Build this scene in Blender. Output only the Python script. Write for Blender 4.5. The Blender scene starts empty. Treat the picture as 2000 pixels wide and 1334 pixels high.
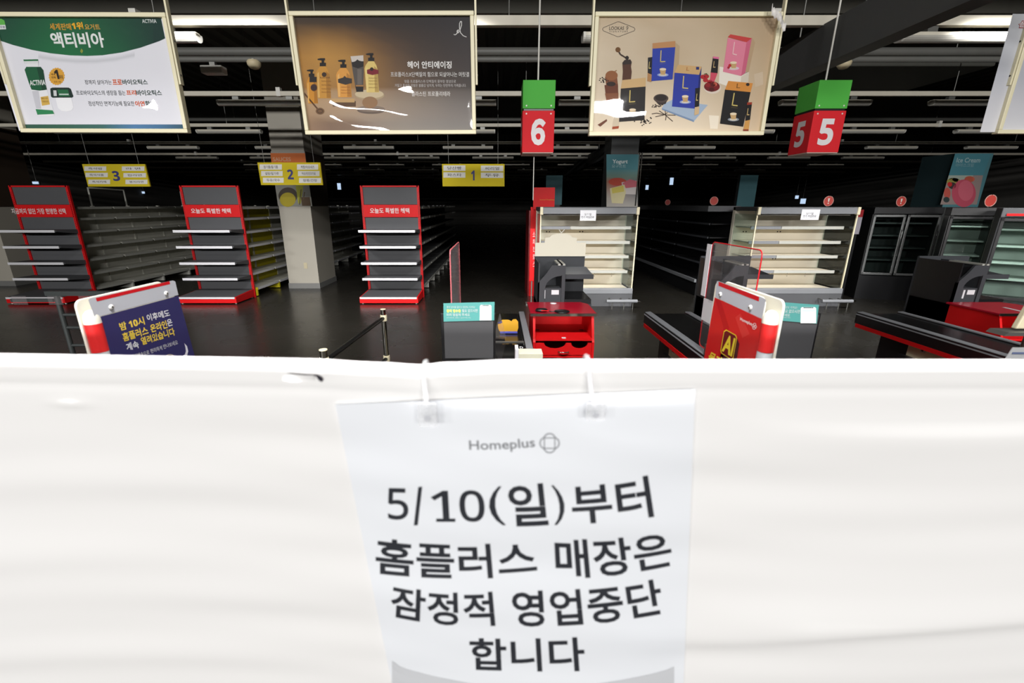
import bpy, bmesh, math, random
import numpy as np
from mathutils import Vector, Matrix
random.seed(7)
SC = bpy.context.scene
COL = SC.collection
R = math.radians

# ------------------------------------------------------------------ camera
F, CX, CY = 880.0, 972.0, 667.0            # focal length and principal point in pixels of the 2000x1334 frame
PITCH = math.atan(267 / 880)
CP, SP = math.cos(PITCH), math.sin(PITCH)
EYE = Vector((0, 0, 1.7))
cam = bpy.data.cameras.new('camera')
camo = bpy.data.objects.new('camera', cam); COL.objects.link(camo)
camo.location = EYE
camo.rotation_euler = (math.pi / 2 - PITCH, 0, 0)
cam.sensor_width = 36; cam.lens = 36 * F / 2000; cam.shift_x = (1000 - CX) / 2000
cam.clip_start = 0.02; cam.clip_end = 200
cam.dof.use_dof = True; cam.dof.focus_distance = 5.0; cam.dof.aperture_fstop = 3.2
SC.camera = camo

# ------------------------------------------------------------------ world, lamps, exposure
w = bpy.data.worlds.new('world'); SC.world = w; w.use_nodes = True
w.node_tree.nodes['Background'].inputs[0].default_value = (0.85, 0.9, 1.0, 1)
w.node_tree.nodes['Background'].inputs[1].default_value = 0.014
SC.view_settings.view_transform = 'Standard'
SC.view_settings.look = 'None'
SC.view_settings.exposure = -0.9
SC.view_settings.gamma = 1
SC.view_settings.use_curve_mapping = False
SC.cycles.max_bounces = 6
SC.cycles.diffuse_bounces = 3
SC.cycles.transparent_max_bounces = 16
SC.cycles.sample_clamp_indirect = 6
SC.cycles.caustics_reflective = False
SC.cycles.caustics_refractive = False

def lamp(name, loc, sx, sy, power, rot, col=(1, 0.985, 0.965)):
    l = bpy.data.lights.new(name, 'AREA'); l.shape = 'RECTANGLE'
    l.size, l.size_y, l.energy, l.color = sx, sy, power, col
    o = bpy.data.objects.new(name, l); COL.objects.link(o)
    o.location = loc; o.rotation_euler = rot
    return o
# the lit lobby behind the camera: ceiling battens in rows
for x in (-11.5, -4.3, 0.4, 5.3):
    lamp('lobby_lamp', (x, -13.0, 4.9), 2.2, 0.4, 1350, (R(74), 0, 0))
# added fill lights, unseen above the lanes, in front of and behind the posters
for x in (-4.4, -2.2, -0.4, 1.0, 4.8, 6.4):
    l = lamp('lane_fill', (x, 0.78, 3.9), 0.9, 0.2, 94, (R(16), 0, 0)); l.data.spread = R(94)
for x, pw in ((-4.6, 74), (-2.4, 70), (-0.6, 70), (1.5, 120), (4.6, 120), (6.8, 70)):
    l = lamp('till_fill', (x, 4.15, 3.25), 0.9, 0.2, pw, (R(44), 0, 0)); l.data.spread = R(86)  # unseen fill row, added to brighten the shelves and fridges

# ------------------------------------------------------------------ helpers
def atY(x, y, Y):
    u = (CY - y) / F; d = Vector(((x - CX) / F, CP + SP * u, -SP + CP * u))
    return EYE + d * (Y / d.y)
def ray(x, y):
    u = (CY - y) / F
    return Vector(((x - CX) / F, CP + SP * u, -SP + CP * u))
def lin(c):
    c = c / 255
    return c / 12.92 if c <= 0.04045 else ((c + 0.055) / 1.055) ** 2.4
def rgb(c): return (lin(c[0]), lin(c[1]), lin(c[2]), 1)

MATS = {}
def mat(name, c, rough=0.5, metal=0.0, var=0.06, scale=6.0, bump=0.0, coat=0.0, emit=0.0, spec=0.5):
    if name in MATS: return MATS[name]
    m = bpy.data.materials.new(name); m.use_nodes = True
    nt = m.node_tree; b = nt.nodes['Principled BSDF']
    tc = nt.nodes.new('ShaderNodeTexCoord')
    nz = nt.nodes.new('ShaderNodeTexNoise'); nz.inputs['Scale'].default_value = scale; nz.inputs['Detail'].default_value = 4
    nt.links.new(tc.outputs['Object'], nz.inputs['Vector'])
    mx = nt.nodes.new('ShaderNodeMix'); mx.data_type = 'RGBA'
    col = rgb(c)
    mx.inputs[6].default_value = tuple(v * (1 - var) for v in col[:3]) + (1,)
    mx.inputs[7].default_value = tuple(min(1, v * (1 + var)) for v in col[:3]) + (1,)
    nt.links.new(nz.outputs['Fac'], mx.inputs[0]); nt.links.new(mx.outputs[2], b.inputs['Base Color'])
    b.inputs['Roughness'].default_value = rough; b.inputs['Metallic'].default_value = metal
    b.inputs['Specular IOR Level'].default_value = spec
    if coat: b.inputs['Coat Weight'].default_value = coat; b.inputs['Coat Roughness'].default_value = 0.08
    if bump:
        bp = nt.nodes.new('ShaderNodeBump'); bp.inputs['Strength'].default_value = bump; bp.inputs['Distance'].default_value = 0.01
        nt.links.new(nz.outputs['Fac'], bp.inputs['Height']); nt.links.new(bp.outputs[0], b.inputs['Normal'])
    if emit:
        b.inputs['Emission Color'].default_value = col; b.inputs['Emission Strength'].default_value = emit
    MATS[name] = m
    return m
def clear_mat(name, tint=(1, 1, 1), gloss=0.02, base=0.04, diffuse=0.0):
    if name in MATS: return MATS[name]
    m = bpy.data.materials.new(name); m.use_nodes = True; nt = m.node_tree; nt.nodes.clear()
    out = nt.nodes.new('ShaderNodeOutputMaterial'); tr = nt.nodes.new('ShaderNodeBsdfTransparent')
    gl = nt.nodes.new('ShaderNodeBsdfGlossy'); gl.inputs['Roughness'].default_value = gloss
    fr = nt.nodes.new('ShaderNodeFresnel'); ge = nt.nodes.new('ShaderNodeNewGeometry')
    io = nt.nodes.new('ShaderNodeMapRange'); io.inputs[3].default_value = 1.45; io.inputs[4].default_value = 1 / 1.45
    nt.links.new(ge.outputs['Backfacing'], io.inputs[0]); nt.links.new(io.outputs[0], fr.inputs['IOR'])
    tr.inputs[0].default_value = tuple(tint) + (1,)
    mx = nt.nodes.new('ShaderNodeMixShader')
    nt.links.new(fr.outputs[0], mx.inputs[0]); nt.links.new(tr.outputs[0], mx.inputs[1]); nt.links.new(gl.outputs[0], mx.inputs[2])
    last = mx
    if diffuse:
        df = nt.nodes.new('ShaderNodeBsdfDiffuse'); df.inputs[0].default_value = (0.92, 0.93, 0.95, 1)
        nz = nt.nodes.new('ShaderNodeTexNoise'); nz.inputs['Scale'].default_value = 8
        mul = nt.nodes.new('ShaderNodeMath'); mul.operation = 'MULTIPLY'; mul.inputs[1].default_value = diffuse * 2
        nt.links.new(nz.outputs['Fac'], mul.inputs[0])
        m2 = nt.nodes.new('ShaderNodeMixShader'); nt.links.new(mul.outputs[0], m2.inputs[0])
        nt.links.new(mx.outputs[0], m2.inputs[1]); nt.links.new(df.outputs[0], m2.inputs[2]); last = m2
    nt.links.new(last.outputs[0], out.inputs[0])
    MATS[name] = m
    return m
def print_mat(name='printed_ink', rough=0.55):
    if name in MATS: return MATS[name]
    m = bpy.data.materials.new(name); m.use_nodes = True; nt = m.node_tree; b = nt.nodes['Principled BSDF']
    a = nt.nodes.new('ShaderNodeVertexColor'); a.layer_name = 'Col'
    nt.links.new(a.outputs[0], b.inputs['Base Color']); b.inputs['Roughness'].default_value = rough
    b.inputs['Specular IOR Level'].default_value = 0.25
    MATS[name] = m
    return m

class MB:
    """collects shapes; build() links them as one mesh object"""
    def __init__(s): s.v = []; s.f = []; s.sm = []
    def add(s, vs, fs, smooth=False):
        o = len(s.v); s.v += [tuple(v) for v in vs]; s.f += [[i + o for i in f] for f in fs]; s.sm += [smooth] * len(fs); return s
    def box(s, x0, x1, y0, y1, z0, z1):
        return s.add([(x0, y0, z0), (x1, y0, z0), (x1, y1, z0), (x0, y1, z0), (x0, y0, z1), (x1, y0, z1), (x1, y1, z1), (x0, y1, z1)],
              [(3, 2, 1, 0), (4, 5, 6, 7), (0, 1, 5, 4), (1, 2, 6, 5), (2, 3, 7, 6), (3, 0, 4, 7)])
    def prism(s, poly, axis, a, b):
        n = len(poly)
        def P(p, t): return {'x': (t, p[0], p[1]), 'y': (p[0], t, p[1]), 'z': (p[0], p[1], t)}[axis]
        vs = [P(p, a) for p in poly] + [P(p, b) for p in poly]
        fs = [list(range(n))[::-1], list(range(n, 2 * n))] + [(i, (i + 1) % n, n + (i + 1) % n, n + i) for i in range(n)]
        return s.add(vs, fs)
    def tube(s, pts, r, n=10, cap=True):
        pts = [Vector(p) for p in pts]; m = len(pts); rs = r if isinstance(r, (list, tuple)) else [r] * m
        vs = []; fs = []
        t0 = (pts[1] - pts[0]).normalized(); up = Vector((0, 0, 1)) if abs(t0.z) < 0.9 else Vector((1, 0, 0))
        for i, p in enumerate(pts):
            t = (pts[min(i + 1, m - 1)] - pts[max(i - 1, 0)]).normalized()
            e = t.cross(up).normalized(); g = e.cross(t).normalized()
            for k in range(n):
                a = 2 * math.pi * k / n; vs.append(p + (e * math.cos(a) + g * math.sin(a)) * rs[i])
        for i in range(m - 1):
            for k in range(n): fs.append((i * n + k, i * n + (k + 1) % n, (i + 1) * n + (k + 1) % n, (i + 1) * n + k))
        s.add(vs, fs, True)
        if cap:
            s.add(vs[:n], [list(range(n))[::-1]]); s.add(vs[-n:], [list(range(n))])
        return s
    def lathe(s, prof, c=(0, 0, 0), n=20, axis='z'):
        vs = []; fs = []
        for r, h in prof:
            for k in range(n):
                a = 2 * math.pi * k / n; q = (r * math.cos(a), r * math.sin(a), h)
                if axis == 'y': q = (q[0], h, q[1])
                if axis == 'x': q = (h, q[0], q[1])
                vs.append((c[0] + q[0], c[1] + q[1], c[2] + q[2]))
        for i in range(len(prof) - 1):
            for k in range(n): fs.append((i * n + k, i * n + (k + 1) % n, (i + 1) * n + (k + 1) % n, (i + 1) * n + k))
        s.add(vs, fs, True)
        s.add(vs[:n], [list(range(n))[::-1]]); s.add(vs[-n:], [list(range(n))])
        return s
    def grid(s, fn, nu, nv, smooth=True):
        vs = [fn(i / nu, j / nv) for j in range(nv + 1) for i in range(nu + 1)]
        fs = [(j * (nu + 1) + i, j * (nu + 1) + i + 1, (j + 1) * (nu + 1) + i + 1, (j + 1) * (nu + 1) + i) for j in range(nv) for i in range(nu)]
        return s.add(vs, fs, smooth)
    def build(s, name, m, parent=None, bevel=0.0, solid=0.0):
        me = bpy.data.meshes.new(name); me.from_pydata(s.v, [], s.f)
        me.polygons.foreach_set('use_smooth', s.sm); me.update()
        b_ = bmesh.new(); b_.from_mesh(me); bmesh.ops.recalc_face_normals(b_, faces=b_.faces); b_.to_mesh(me); b_.free()
        me.materials.append(m)
        o = bpy.data.objects.new(name, me); COL.objects.link(o)
        if parent: o.parent = parent
        if solid:
            d = o.modifiers.new('thick', 'SOLIDIFY'); d.thickness = solid; d.offset = 0
        if bevel:
            d = o.modifiers.new('bevel', 'BEVEL'); d.width = bevel; d.segments = 2; d.limit_method = 'ANGLE'
        return o
def rrect(x0, x1, z0, z1, r, top_only=False, n=5):
    pts = []
    for cx_, cz_, a0 in ((x1 - r, z1 - r, 0), (x0 + r, z1 - r, 90), (x0 + r, z0 + r, 180), (x1 - r, z0 + r, 270)):
        if top_only and a0 >= 180:
            pts.append((x0, z0) if a0 == 180 else (x1, z0)); continue
        for k in range(n + 1):
            a = R(a0 + 90 * k / n); pts.append((cx_ + r * math.cos(a), cz_ + r * math.sin(a)))
    return pts

def tag(o, label, cat, group=None):
    o['label'] = label; o['category'] = cat
    if group: o['group'] = group
    return o
def thing(name, label, cat, loc=(0, 0, 0), rot=(0, 0, 0), group=None):
    o = bpy.data.objects.new(name, None); COL.objects.link(o)
    o.empty_display_size = 0.1
    o.location = loc; o.rotation_euler = rot
    return tag(o, label, cat, group)
def struct(name, mb, m, label=None):
    o = mb.build(name, m); o['kind'] = 'structure'
    if label: o['label'] = label
    return o
def kids(o): return [c for c in bpy.data.objects if c.parent == o]
def dup(root, loc, label=None, group=None, rot=None):
    r = root.copy(); COL.objects.link(r); r.location = loc
    if rot: r.rotation_euler = rot
    if label: r['label'] = label
    if group: r['group'] = group
    for ch in kids(root):
        c = ch.copy(); COL.objects.link(c); c.parent = r
        for g in kids(ch):
            d = g.copy(); COL.objects.link(d); d.parent = c
    return r
def M_of(o): return Matrix.LocRotScale(o.location, o.rotation_euler, None)

# ---- printed artwork and lettering: polygons with colours on a thing's own plane
TXT = {}
SCR = bpy.data.scenes.new('lettering_scratch')
def glyphs(s, bold=0.0, fine=False):
    k = (s, bold, fine)
    if k not in TXT:
        c = bpy.data.curves.new('lettering', 'FONT'); c.body = ''.join(chr((0x1D7EC if bold > 0.012 else 0x1D7E2) + int(q)) if q.isdigit() and q not in '69' else {'6': '\uff16', '9': '\uff19'}.get(q, q) for q in s); c.offset = bold; c.resolution_u = 3
        o = bpy.data.objects.new('lettering', c); SCR.collection.objects.link(o)
        SCR.view_layers[0].update(); dg = SCR.view_layers[0].depsgraph
        me = bpy.data.meshes.new_from_object(o.evaluated_get(dg))
        b = bmesh.new(); b.from_mesh(me)
        bmesh.ops.remove_doubles(b, verts=b.verts, dist=1e-5)
        if fine:
            for _ in range(4):
                e = [e for e in b.edges if e.calc_length() > 0.12]
                if not e: break
                bmesh.ops.subdivide_edges(b, edges=e, cuts=1); bmesh.ops.triangulate(b, faces=[f for f in b.faces if len(f.verts) > 4])
        v = np.array([q.co[:2] for q in b.verts]); b.verts.index_update()
        f = [[q.index for q in p.verts] for p in b.faces]; b.free()
        bpy.data.objects.remove(o); bpy.data.curves.remove(c); bpy.data.meshes.remove(me)
        mn, mx = v.min(0), v.max(0); TXT[k] = ((v - mn) / (mx - mn), f)
    return TXT[k]
def plane_surf(M, eps=0.0005):
    """photo pixel -> point on the local XZ plane of matrix M (front is local -Y), lifted by layer"""
    Mi = M.inverted()
    o = Mi @ EYE; Rm = Mi.to_3x3()
    def fn(x, y, L):
        d = Rm @ ray(x, y); t = (-L * eps - o.y) / d.y
        return o + d * t
    return fn
class Art:
    def __init__(s, surf): s.surf = surf; s.v = []; s.f = []; s.c = []; s.fr = (0, 0, 1)
    def P(s, x, y): return (s.fr[0] + x / s.fr[2], s.fr[1] + y / s.fr[2])
    def raw(s, pts, faces, cols, L):
        o = len(s.v)
        for x, y in pts: s.v.append(s.surf(x, y, L))
        for f in faces:
            s.f.append([i + o for i in f])
            s.c += [rgb(cols[i]) if isinstance(cols, list) else rgb(cols) for i in f]
    def poly(s, pts, col, L=1):
        s.raw([s.P(*p) for p in pts], [list(range(len(pts)))], col, L)
    def rect(s, x0, y0, x1, y1, col, L=1): s.poly([(x0, y0), (x1, y0), (x1, y1), (x0, y1)], col, L)
    def ell(s, cx, cy, rx, ry, col, L=1, n=28):
        s.poly([(cx + rx * math.cos(2 * math.pi * k / n), cy + ry * math.sin(2 * math.pi * k / n)) for k in range(n)], col, L)
    def ring(s, cx, cy, rx, ry, wd, col, L=1, n=28):
        p = [(cx + (rx + q) * math.cos(2 * math.pi * k / n), cy + (ry + q) * math.sin(2 * math.pi * k / n)) for q in (-wd / 2, wd / 2) for k in range(n)]
        s.raw([s.P(*q) for q in p], [(k, (k + 1) % n, n + (k + 1) % n, n + k) for k in range(n)], col, L)
    def line(s, pts, wd, col, L=1):
        for (a, b), (c, d) in zip(pts, pts[1:]):
            l = math.hypot(c - a, d - b) or 1; nx, ny = -(d - b) / l * wd / 2, (c - a) / l * wd / 2
            s.poly([(a + nx, b + ny), (c + nx, d + ny), (c - nx, d - ny), (a - nx, b - ny)], col, L)
    def mesh(s, xs, rows, cols, L=0):
        """rows: list of y, or list of functions y(x); cols[j][i] colours"""
        pts = []; cs = []
        for j, y in enumerate(rows):
            for i, x in enumerate(xs):
                pts.append(s.P(x, y(x) if callable(y) else y)); cs.append(cols[j][i])
        n = len(xs)
        s.raw(pts, [(j * n + i, j * n + i + 1, (j + 1) * n + i + 1, (j + 1) * n + i) for j in range(len(rows) - 1) for i in range(n - 1)], cs, L)
    def textq(s, t, TL, TR, BR, BL, col, L=3, bold=0.0):
        g, f = glyphs(t, bold); TL, TR, BR, BL = [np.array(s.P(*q)) for q in (TL, TR, BR, BL)]
        pts = [(1 - v) * ((1 - u) * BL + u * BR) + v * ((1 - u) * TL + u * TR) for u, v in g]
        s.raw([tuple(p) for p in pts], f, col, L)
    def text(s, t, x0, y0, x1, y1, col, L=3, bold=0.0, dy=0.0):
        """ink box in frame pixels; leans the way verticals lean in that place"""
        def lean(x, y):
            X, Y = s.P(x, y); return (X - CX) * (y1 - y0) / (3567 - Y)
        a, b = lean(x0, y1) / 2, lean(x1, y1) / 2
        s.textq(t, (x0 + a, y0), (x1 + b, y0 + dy), (x1 - b, y1 + dy), (x0 - a, y1), col, L, bold)
    def build(s, name, parent=None, rough=0.55):
        me = bpy.data.meshes.new(name); me.from_pydata([tuple(v) for v in s.v], [], s.f); me.update()
        ca = me.color_attributes.new('Col', 'FLOAT_COLOR', 'CORNER')
        ca.data.foreach_set('color', np.array(s.c, dtype=np.float32).ravel())
        me.materials.append(print_mat('printed_ink_%d' % int(rough * 100), rough))
        o = bpy.data.objects.new(name, me); COL.objects.link(o)
        if parent: o.parent = parent
        return o

# ------------------------------------------------------------------ shared materials
m_cream = mat('cream_painted_metal', (226, 216, 184), 0.45)
m_white = mat('white_painted_steel', (214, 212, 204), 0.4)
m_strip = mat('white_price_strip', (216, 216, 220), 0.35, var=0.02)
m_dgrey = mat('dark_grey_powder_coat', (84, 85, 88), 0.6, var=0.05, spec=0.3)
m_rack = mat('charcoal_rack', (60, 62, 66), 0.6, var=0.05, spec=0.3)
m_mgrey = mat('mid_grey_steel', (128, 130, 134), 0.4)
m_red = mat('red_powder_coat', (216, 20, 24), 0.5, var=0.05, spec=0.25)
m_dred = mat('deep_red_laminate', (176, 14, 40), 0.3)
m_black = mat('black_plastic', (22, 22, 24), 0.35)
m_belt = mat('black_rubber_belt', (20, 20, 21), 0.22, var=0.1)
m_chrome = mat('chrome', (205, 203, 198), 0.08, metal=1.0, var=0.02)
m_yellow = mat('yellow_painted_steel', (214, 200, 32), 0.45)
m_lgrey = mat('light_grey_shelf', (176, 176, 168), 0.5)
m_rail = mat('grey_white_rail', (206, 200, 184), 0.5)
m_lens = mat('milky_lamp_diffuser', (178, 176, 168), 0.3)
m_steel = mat('galvanised_steel', (120, 120, 116), 0.4, metal=0.6)
m_beige = mat('beige_fridge_liner', (238, 230, 212), 0.45, var=0.08, scale=3)
m_frame = mat('ivory_poster_frame', (232, 224, 190), 0.45, var=0.03)
m_glow = mat('lit_exit_panel', (200, 225, 255), 0.5, emit=1.6)
m_pvc = clear_mat('clear_pvc_cover', gloss=0.015)
m_acr = clear_mat('clear_acrylic', tint=(0.97, 0.94, 0.94), gloss=0.03, diffuse=0.03)
m_glass = clear_mat('fridge_glass', tint=(0.86, 0.92, 0.9), gloss=0.02)
m_hook = clear_mat('clear_hook_plastic', tint=(0.995, 0.995, 1.0), gloss=0.15, diffuse=0.3)

# ------------------------------------------------------------------ setting
def floor_mat():
    m = bpy.data.materials.new('polished_dark_floor'); m.use_nodes = True; nt = m.node_tree; b = nt.nodes['Principled BSDF']
    tc = nt.nodes.new('ShaderNodeTexCoord')
    br = nt.nodes.new('ShaderNodeTexBrick'); br.offset = 0; br.inputs['Scale'].default_value = 1.0
    br.inputs['Brick Width'].default_value = 0.6; br.inputs['Row Height'].default_value = 0.6; br.inputs['Mortar Size'].default_value = 0.002
    br.inputs['Color1'].default_value = rgb((40, 38, 34)); br.inputs['Color2'].default_value = rgb((38, 36, 32)); br.inputs['Mortar'].default_value = rgb((34, 32, 29))
    nz = nt.nodes.new('ShaderNodeTexNoise'); nz.inputs['Scale'].default_value = 1.4; nz.inputs['Detail'].default_value = 6
    mr = nt.nodes.new('ShaderNodeMapRange'); mr.inputs[3].default_value = 0.2; mr.inputs[4].default_value = 0.34
    nt.links.new(tc.outputs['Object'], br.inputs['Vector']); nt.links.new(tc.outputs['Object'], nz.inputs['Vector'])
    nt.links.new(nz.outputs['Fac'], mr.inputs[0]); nt.links.new(mr.outputs[0], b.inputs['Roughness'])
    nt.links.new(br.outputs['Color'], b.inputs['Base Color'])
    return m
struct('floor', MB().box(-18, 18, -12, 42, -0.1, 0), floor_mat(), 'polished dark grey tiled floor of the shop')
m_ceil = mat('dark_ceiling_deck', (66, 65, 58), 0.8, var=0.1, scale=1.5)
ZC = 4.3
prof = []
for k in range(121):
    x = -18 + 0.3 * k
    prof += [(x, ZC), (x + 0.1, ZC), (x + 0.14, ZC + 0.06), (x + 0.26, ZC + 0.06)]
mb = MB(); n = len(prof)
mb.add([(x, -2, z) for x, z in prof] + [(x, 42, z) for x, z in prof], [(i, i + 1, n + i + 1, n + i) for i in range(n - 1)])
struct('ceiling', mb, m_ceil, 'dark corrugated metal ceiling deck')
m_wall = mat('dim_store_wall', (90, 88, 84), 0.8)
struct('wall_back', MB().box(-18, 18, 42, 42.2, 0, 4.4), m_wall)
struct('wall_left', MB().box(-18.2, -18, -12, 42.2, 0, 4.4), m_wall)
struct('wall_right', MB().box(18, 18.2, -12, 42.2, 0, 4.4), m_wall)
for k, y in enumerate((6.2, 12.6, 19.0, 25.4)):
    struct('trim_%d' % (k + 1), MB().box(-18, 18, y, y + 0.3, 3.86, ZC + 0.02), mat('dark_steel_beam', (84, 82, 74), 0.7))
m_col = mat('white_painted_column', (172, 167, 155), 0.6, var=0.05, scale=2)
def column(k, x0, x1, y0, y1, label, m=None, h=None):
    o = struct('trim_%d' % k, MB().box(x0, x1, y0, y1, 0, h or ZC + 0.02), m or m_col, label)
    s = MB().box(x0 - 0.012, x1 + 0.012, y0 - 0.012, y1 + 0.012, 0, 0.11).build('skirting', mat('grey_skirting', (120, 120, 118), 0.5), o)
    return o
c1 = column(11, -4.42, -3.78, 9.5, 10.5, 'white square column between the second and first aisle')
MB().box(-4.06, -3.99, 9.492, 9.5, 0.42, 0.54).build('socket_plate', mat('cream_socket', (190, 180, 150), 0.5), c1)
column(12, -11.6, -10.55, 9.8, 10.8, 'white square column at the far left')
column(13, 2.03, 2.52, 8.7, 9.25, 'column behind the left open fridge', mat('shade_dark_column', (58, 60, 60), 0.6))  # dark grey carries the shadow on this column, not cladding
column(14, 8.03, 8.66, 8.5, 9.15, 'column behind the glass door freezers', mat('shade_dark_column', (58, 60, 60), 0.6), 2.55)  # same shadow-dark colour as the column before

# ------------------------------------------------------------------ overhead rails, lights, pipes
def light_fixture(L):
    t = thing('batten_light', 'unlit white batten light', 'ceiling light')
    MB().box(0, L, -0.035, 0.035, -0.055, -0.02).build('housing', m_rail, t, 0.006)
    pr = [(0.058 * math.cos(R(a)), -0.055 + 0.045 * math.sin(R(a))) for a in range(180, 361, 20)]
    MB().prism(pr, 'x', 0.02, L - 0.02).build('diffuser', m_lens, t)
    for x in (0, L - 0.02):
        MB().prism([(p * 1.08, q + 0.001) for p, q in pr] + [(0.062, -0.03), (-0.062, -0.03)], 'x', x, x + 0.02).build('end_cap', m_white, t)
    for x in (0.22, L - 0.3):
        MB().box(x, x + 0.09, -0.028, 0.028, -0.02, 0.022).build('bracket', m_steel, t)
    return t
ORD = ['nearest', 'second', 'third', 'fourth', 'fifth', 'sixth', 'seventh', 'eighth', 'ninth', 'tenth']
ROWS = [4.6 + 2.7 * k for k in range(10)]
LX = {0: [-3.95, 0.75, 3.55, -8.2, 7.4], 1: [-4.07, -1.32, 0.89, 4.12, 6.32, -6.9, -9.4],
      2: [-6.1, -1.35, 1.14, 4.3, 6.95, 9.3, -9.0], 3: [-6.3, -4.0, -1.42, 1.3, 4.35, 9.6, 12.2, -9.1]}
ZR = 3.24
L0 = light_fixture(1.3)
first = True
for k, y in enumerate(ROWS):
    h = 0.075 if k == 0 else 0.06
    t = thing('lighting_rail', 'long pale steel lighting rail across the ceiling, %s from the camera' % ORD[k], 'lighting rail', (0, y, ZR))
    X = 17
    MB().box(-X, X, -0.03, 0.03, -h / 2, h / 2).build('channel', m_rail, t)
    for x in np.arange(-15.4, 16, 3.1): MB().tube([(x + 0.31 * k % 1.3, 0, h / 2), (x + 0.31 * k % 1.3, 0, ZC - ZR + 0.03)], 0.006, 6).build('hanger_rod', m_steel, t)
    for x in (-9.6, -3.2, 2.4 + 0.2 * k, 8.9): MB().box(x, x + 0.06, -0.034, 0.034, -h / 2 - 0.005, h / 2 + 0.05).build('rail_clamp', m_white, t)
    xs = LX.get(k, [-10.9 + 2.35 * i + 0.7 * (k % 3) for i in range(10)])
    for x in xs:
        lab = 'unlit white fluorescent batten hanging under the %s ceiling rail' % ORD[k]
        grp = 'battens under the %s ceiling rail' % ORD[k]
        if first: L0.location = (x, y, ZR - h / 2 - 0.028); L0['label'] = lab; L0['group'] = grp; first = False
        else: dup(L0, (x, y, ZR - h / 2 - 0.028), lab, grp)
m_pipe = mat('grey_pipe', (104, 104, 100), 0.5)
for k, (y, z, r, lb) in enumerate(((5.75, 3.26, 0.03, 'grey sprinkler pipe crossing above the numbered lane signs'),
                              (6.75, 3.62, 0.05, 'thick grey pipe high under the deck behind the second rail'),
                              (11.3, 3.56, 0.04, 'thin grey pipe high under the deck behind the third rail'))):
    t = thing('ceiling_pipe', lb, 'pipe', (0, y, z))
    MB().tube([(-17, 0, 0), (17, 0, 0)], r, 12).build('pipe', m_pipe, t)
    for x in range(-14, 16, 4): MB().tube([(x, 0, 0), (x, 0, ZC - z + 0.03)], 0.007, 6).build('hanger_rod', m_steel, t)
m_dome = mat('cream_detector', (206, 192, 158), 0.5)
for px, py, lb in ((497, 131, 'cream domed smoke detector on the pipe left of the amber bottle poster'),
                   (1646, 137, 'cream domed smoke detector on the pipe above lane sign five')):
    p = atY(px, py, 5.75)
    t = thing('smoke_detector', lb, 'smoke detector', (p.x, 5.75, 3.23))
    MB().lathe([(0.06, 0.02), (0.075, 0.0), (0.07, -0.03), (0.045, -0.06), (0.015, -0.07)], n=20).build('dome', m_dome, t)
    MB().lathe([(0.04, 0.03), (0.04, 0.0)], n=14).build('base', m_steel, t)
p = atY(418, 139, 5.75)
t = thing('emergency_light', 'small white box light under the pipe left of the amber bottle poster', 'emergency light', (p.x, 5.75, 3.23))
MB().box(-0.12, 0.12, -0.06, 0.06, -0.12, -0.04).build('body', m_white, t, 0.01)
MB().box(-0.03, 0.03, -0.02, 0.02, -0.04, 0.0).build('bracket', m_steel, t)
# deep bulkhead running into the shop
t = thing('ceiling_bulkhead', 'long dark grey smoke bulkhead running into the shop under the ceiling', 'bulkhead', (2.85, 0, 2.88))
MB().box(0, 0.03, 1.2, 30, 0, 0.33).build('side_panel', mat('bulkhead_grey', (74, 75, 75), 0.7), t)
MB().box(0.03, 0.16, 1.2, 30, 0.0, 0.03).build('bottom_lip', mat('bulkhead_dark', (58, 58, 58), 0.6), t)
for y in range(2, 30, 3): MB().tube([(0.06, y, 0.02), (0.06, y, ZC - 2.85)], 0.008, 6).build('hanger_rod', m_steel, t)
t = thing('air_duct', 'broad dark air duct hanging high on the right beyond the bulkhead', 'duct', (6.2, 8.0, 3.7))
MB().box(-1.3, 1.3, -0.3, 1.6, 0, 0.45).build('duct', mat('duct_grey', (92, 92, 86), 0.5), t, 0.02)
MB().tube([(-1.1, 0, 0.45), (-1.1, 0, 0.9)], 0.01, 6).build('hanger_rod', m_steel, t)
MB().tube([(1.1, 0, 0.45), (1.1, 0, 0.9)], 0.01, 6).build('hanger_rod', m_steel, t)

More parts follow.
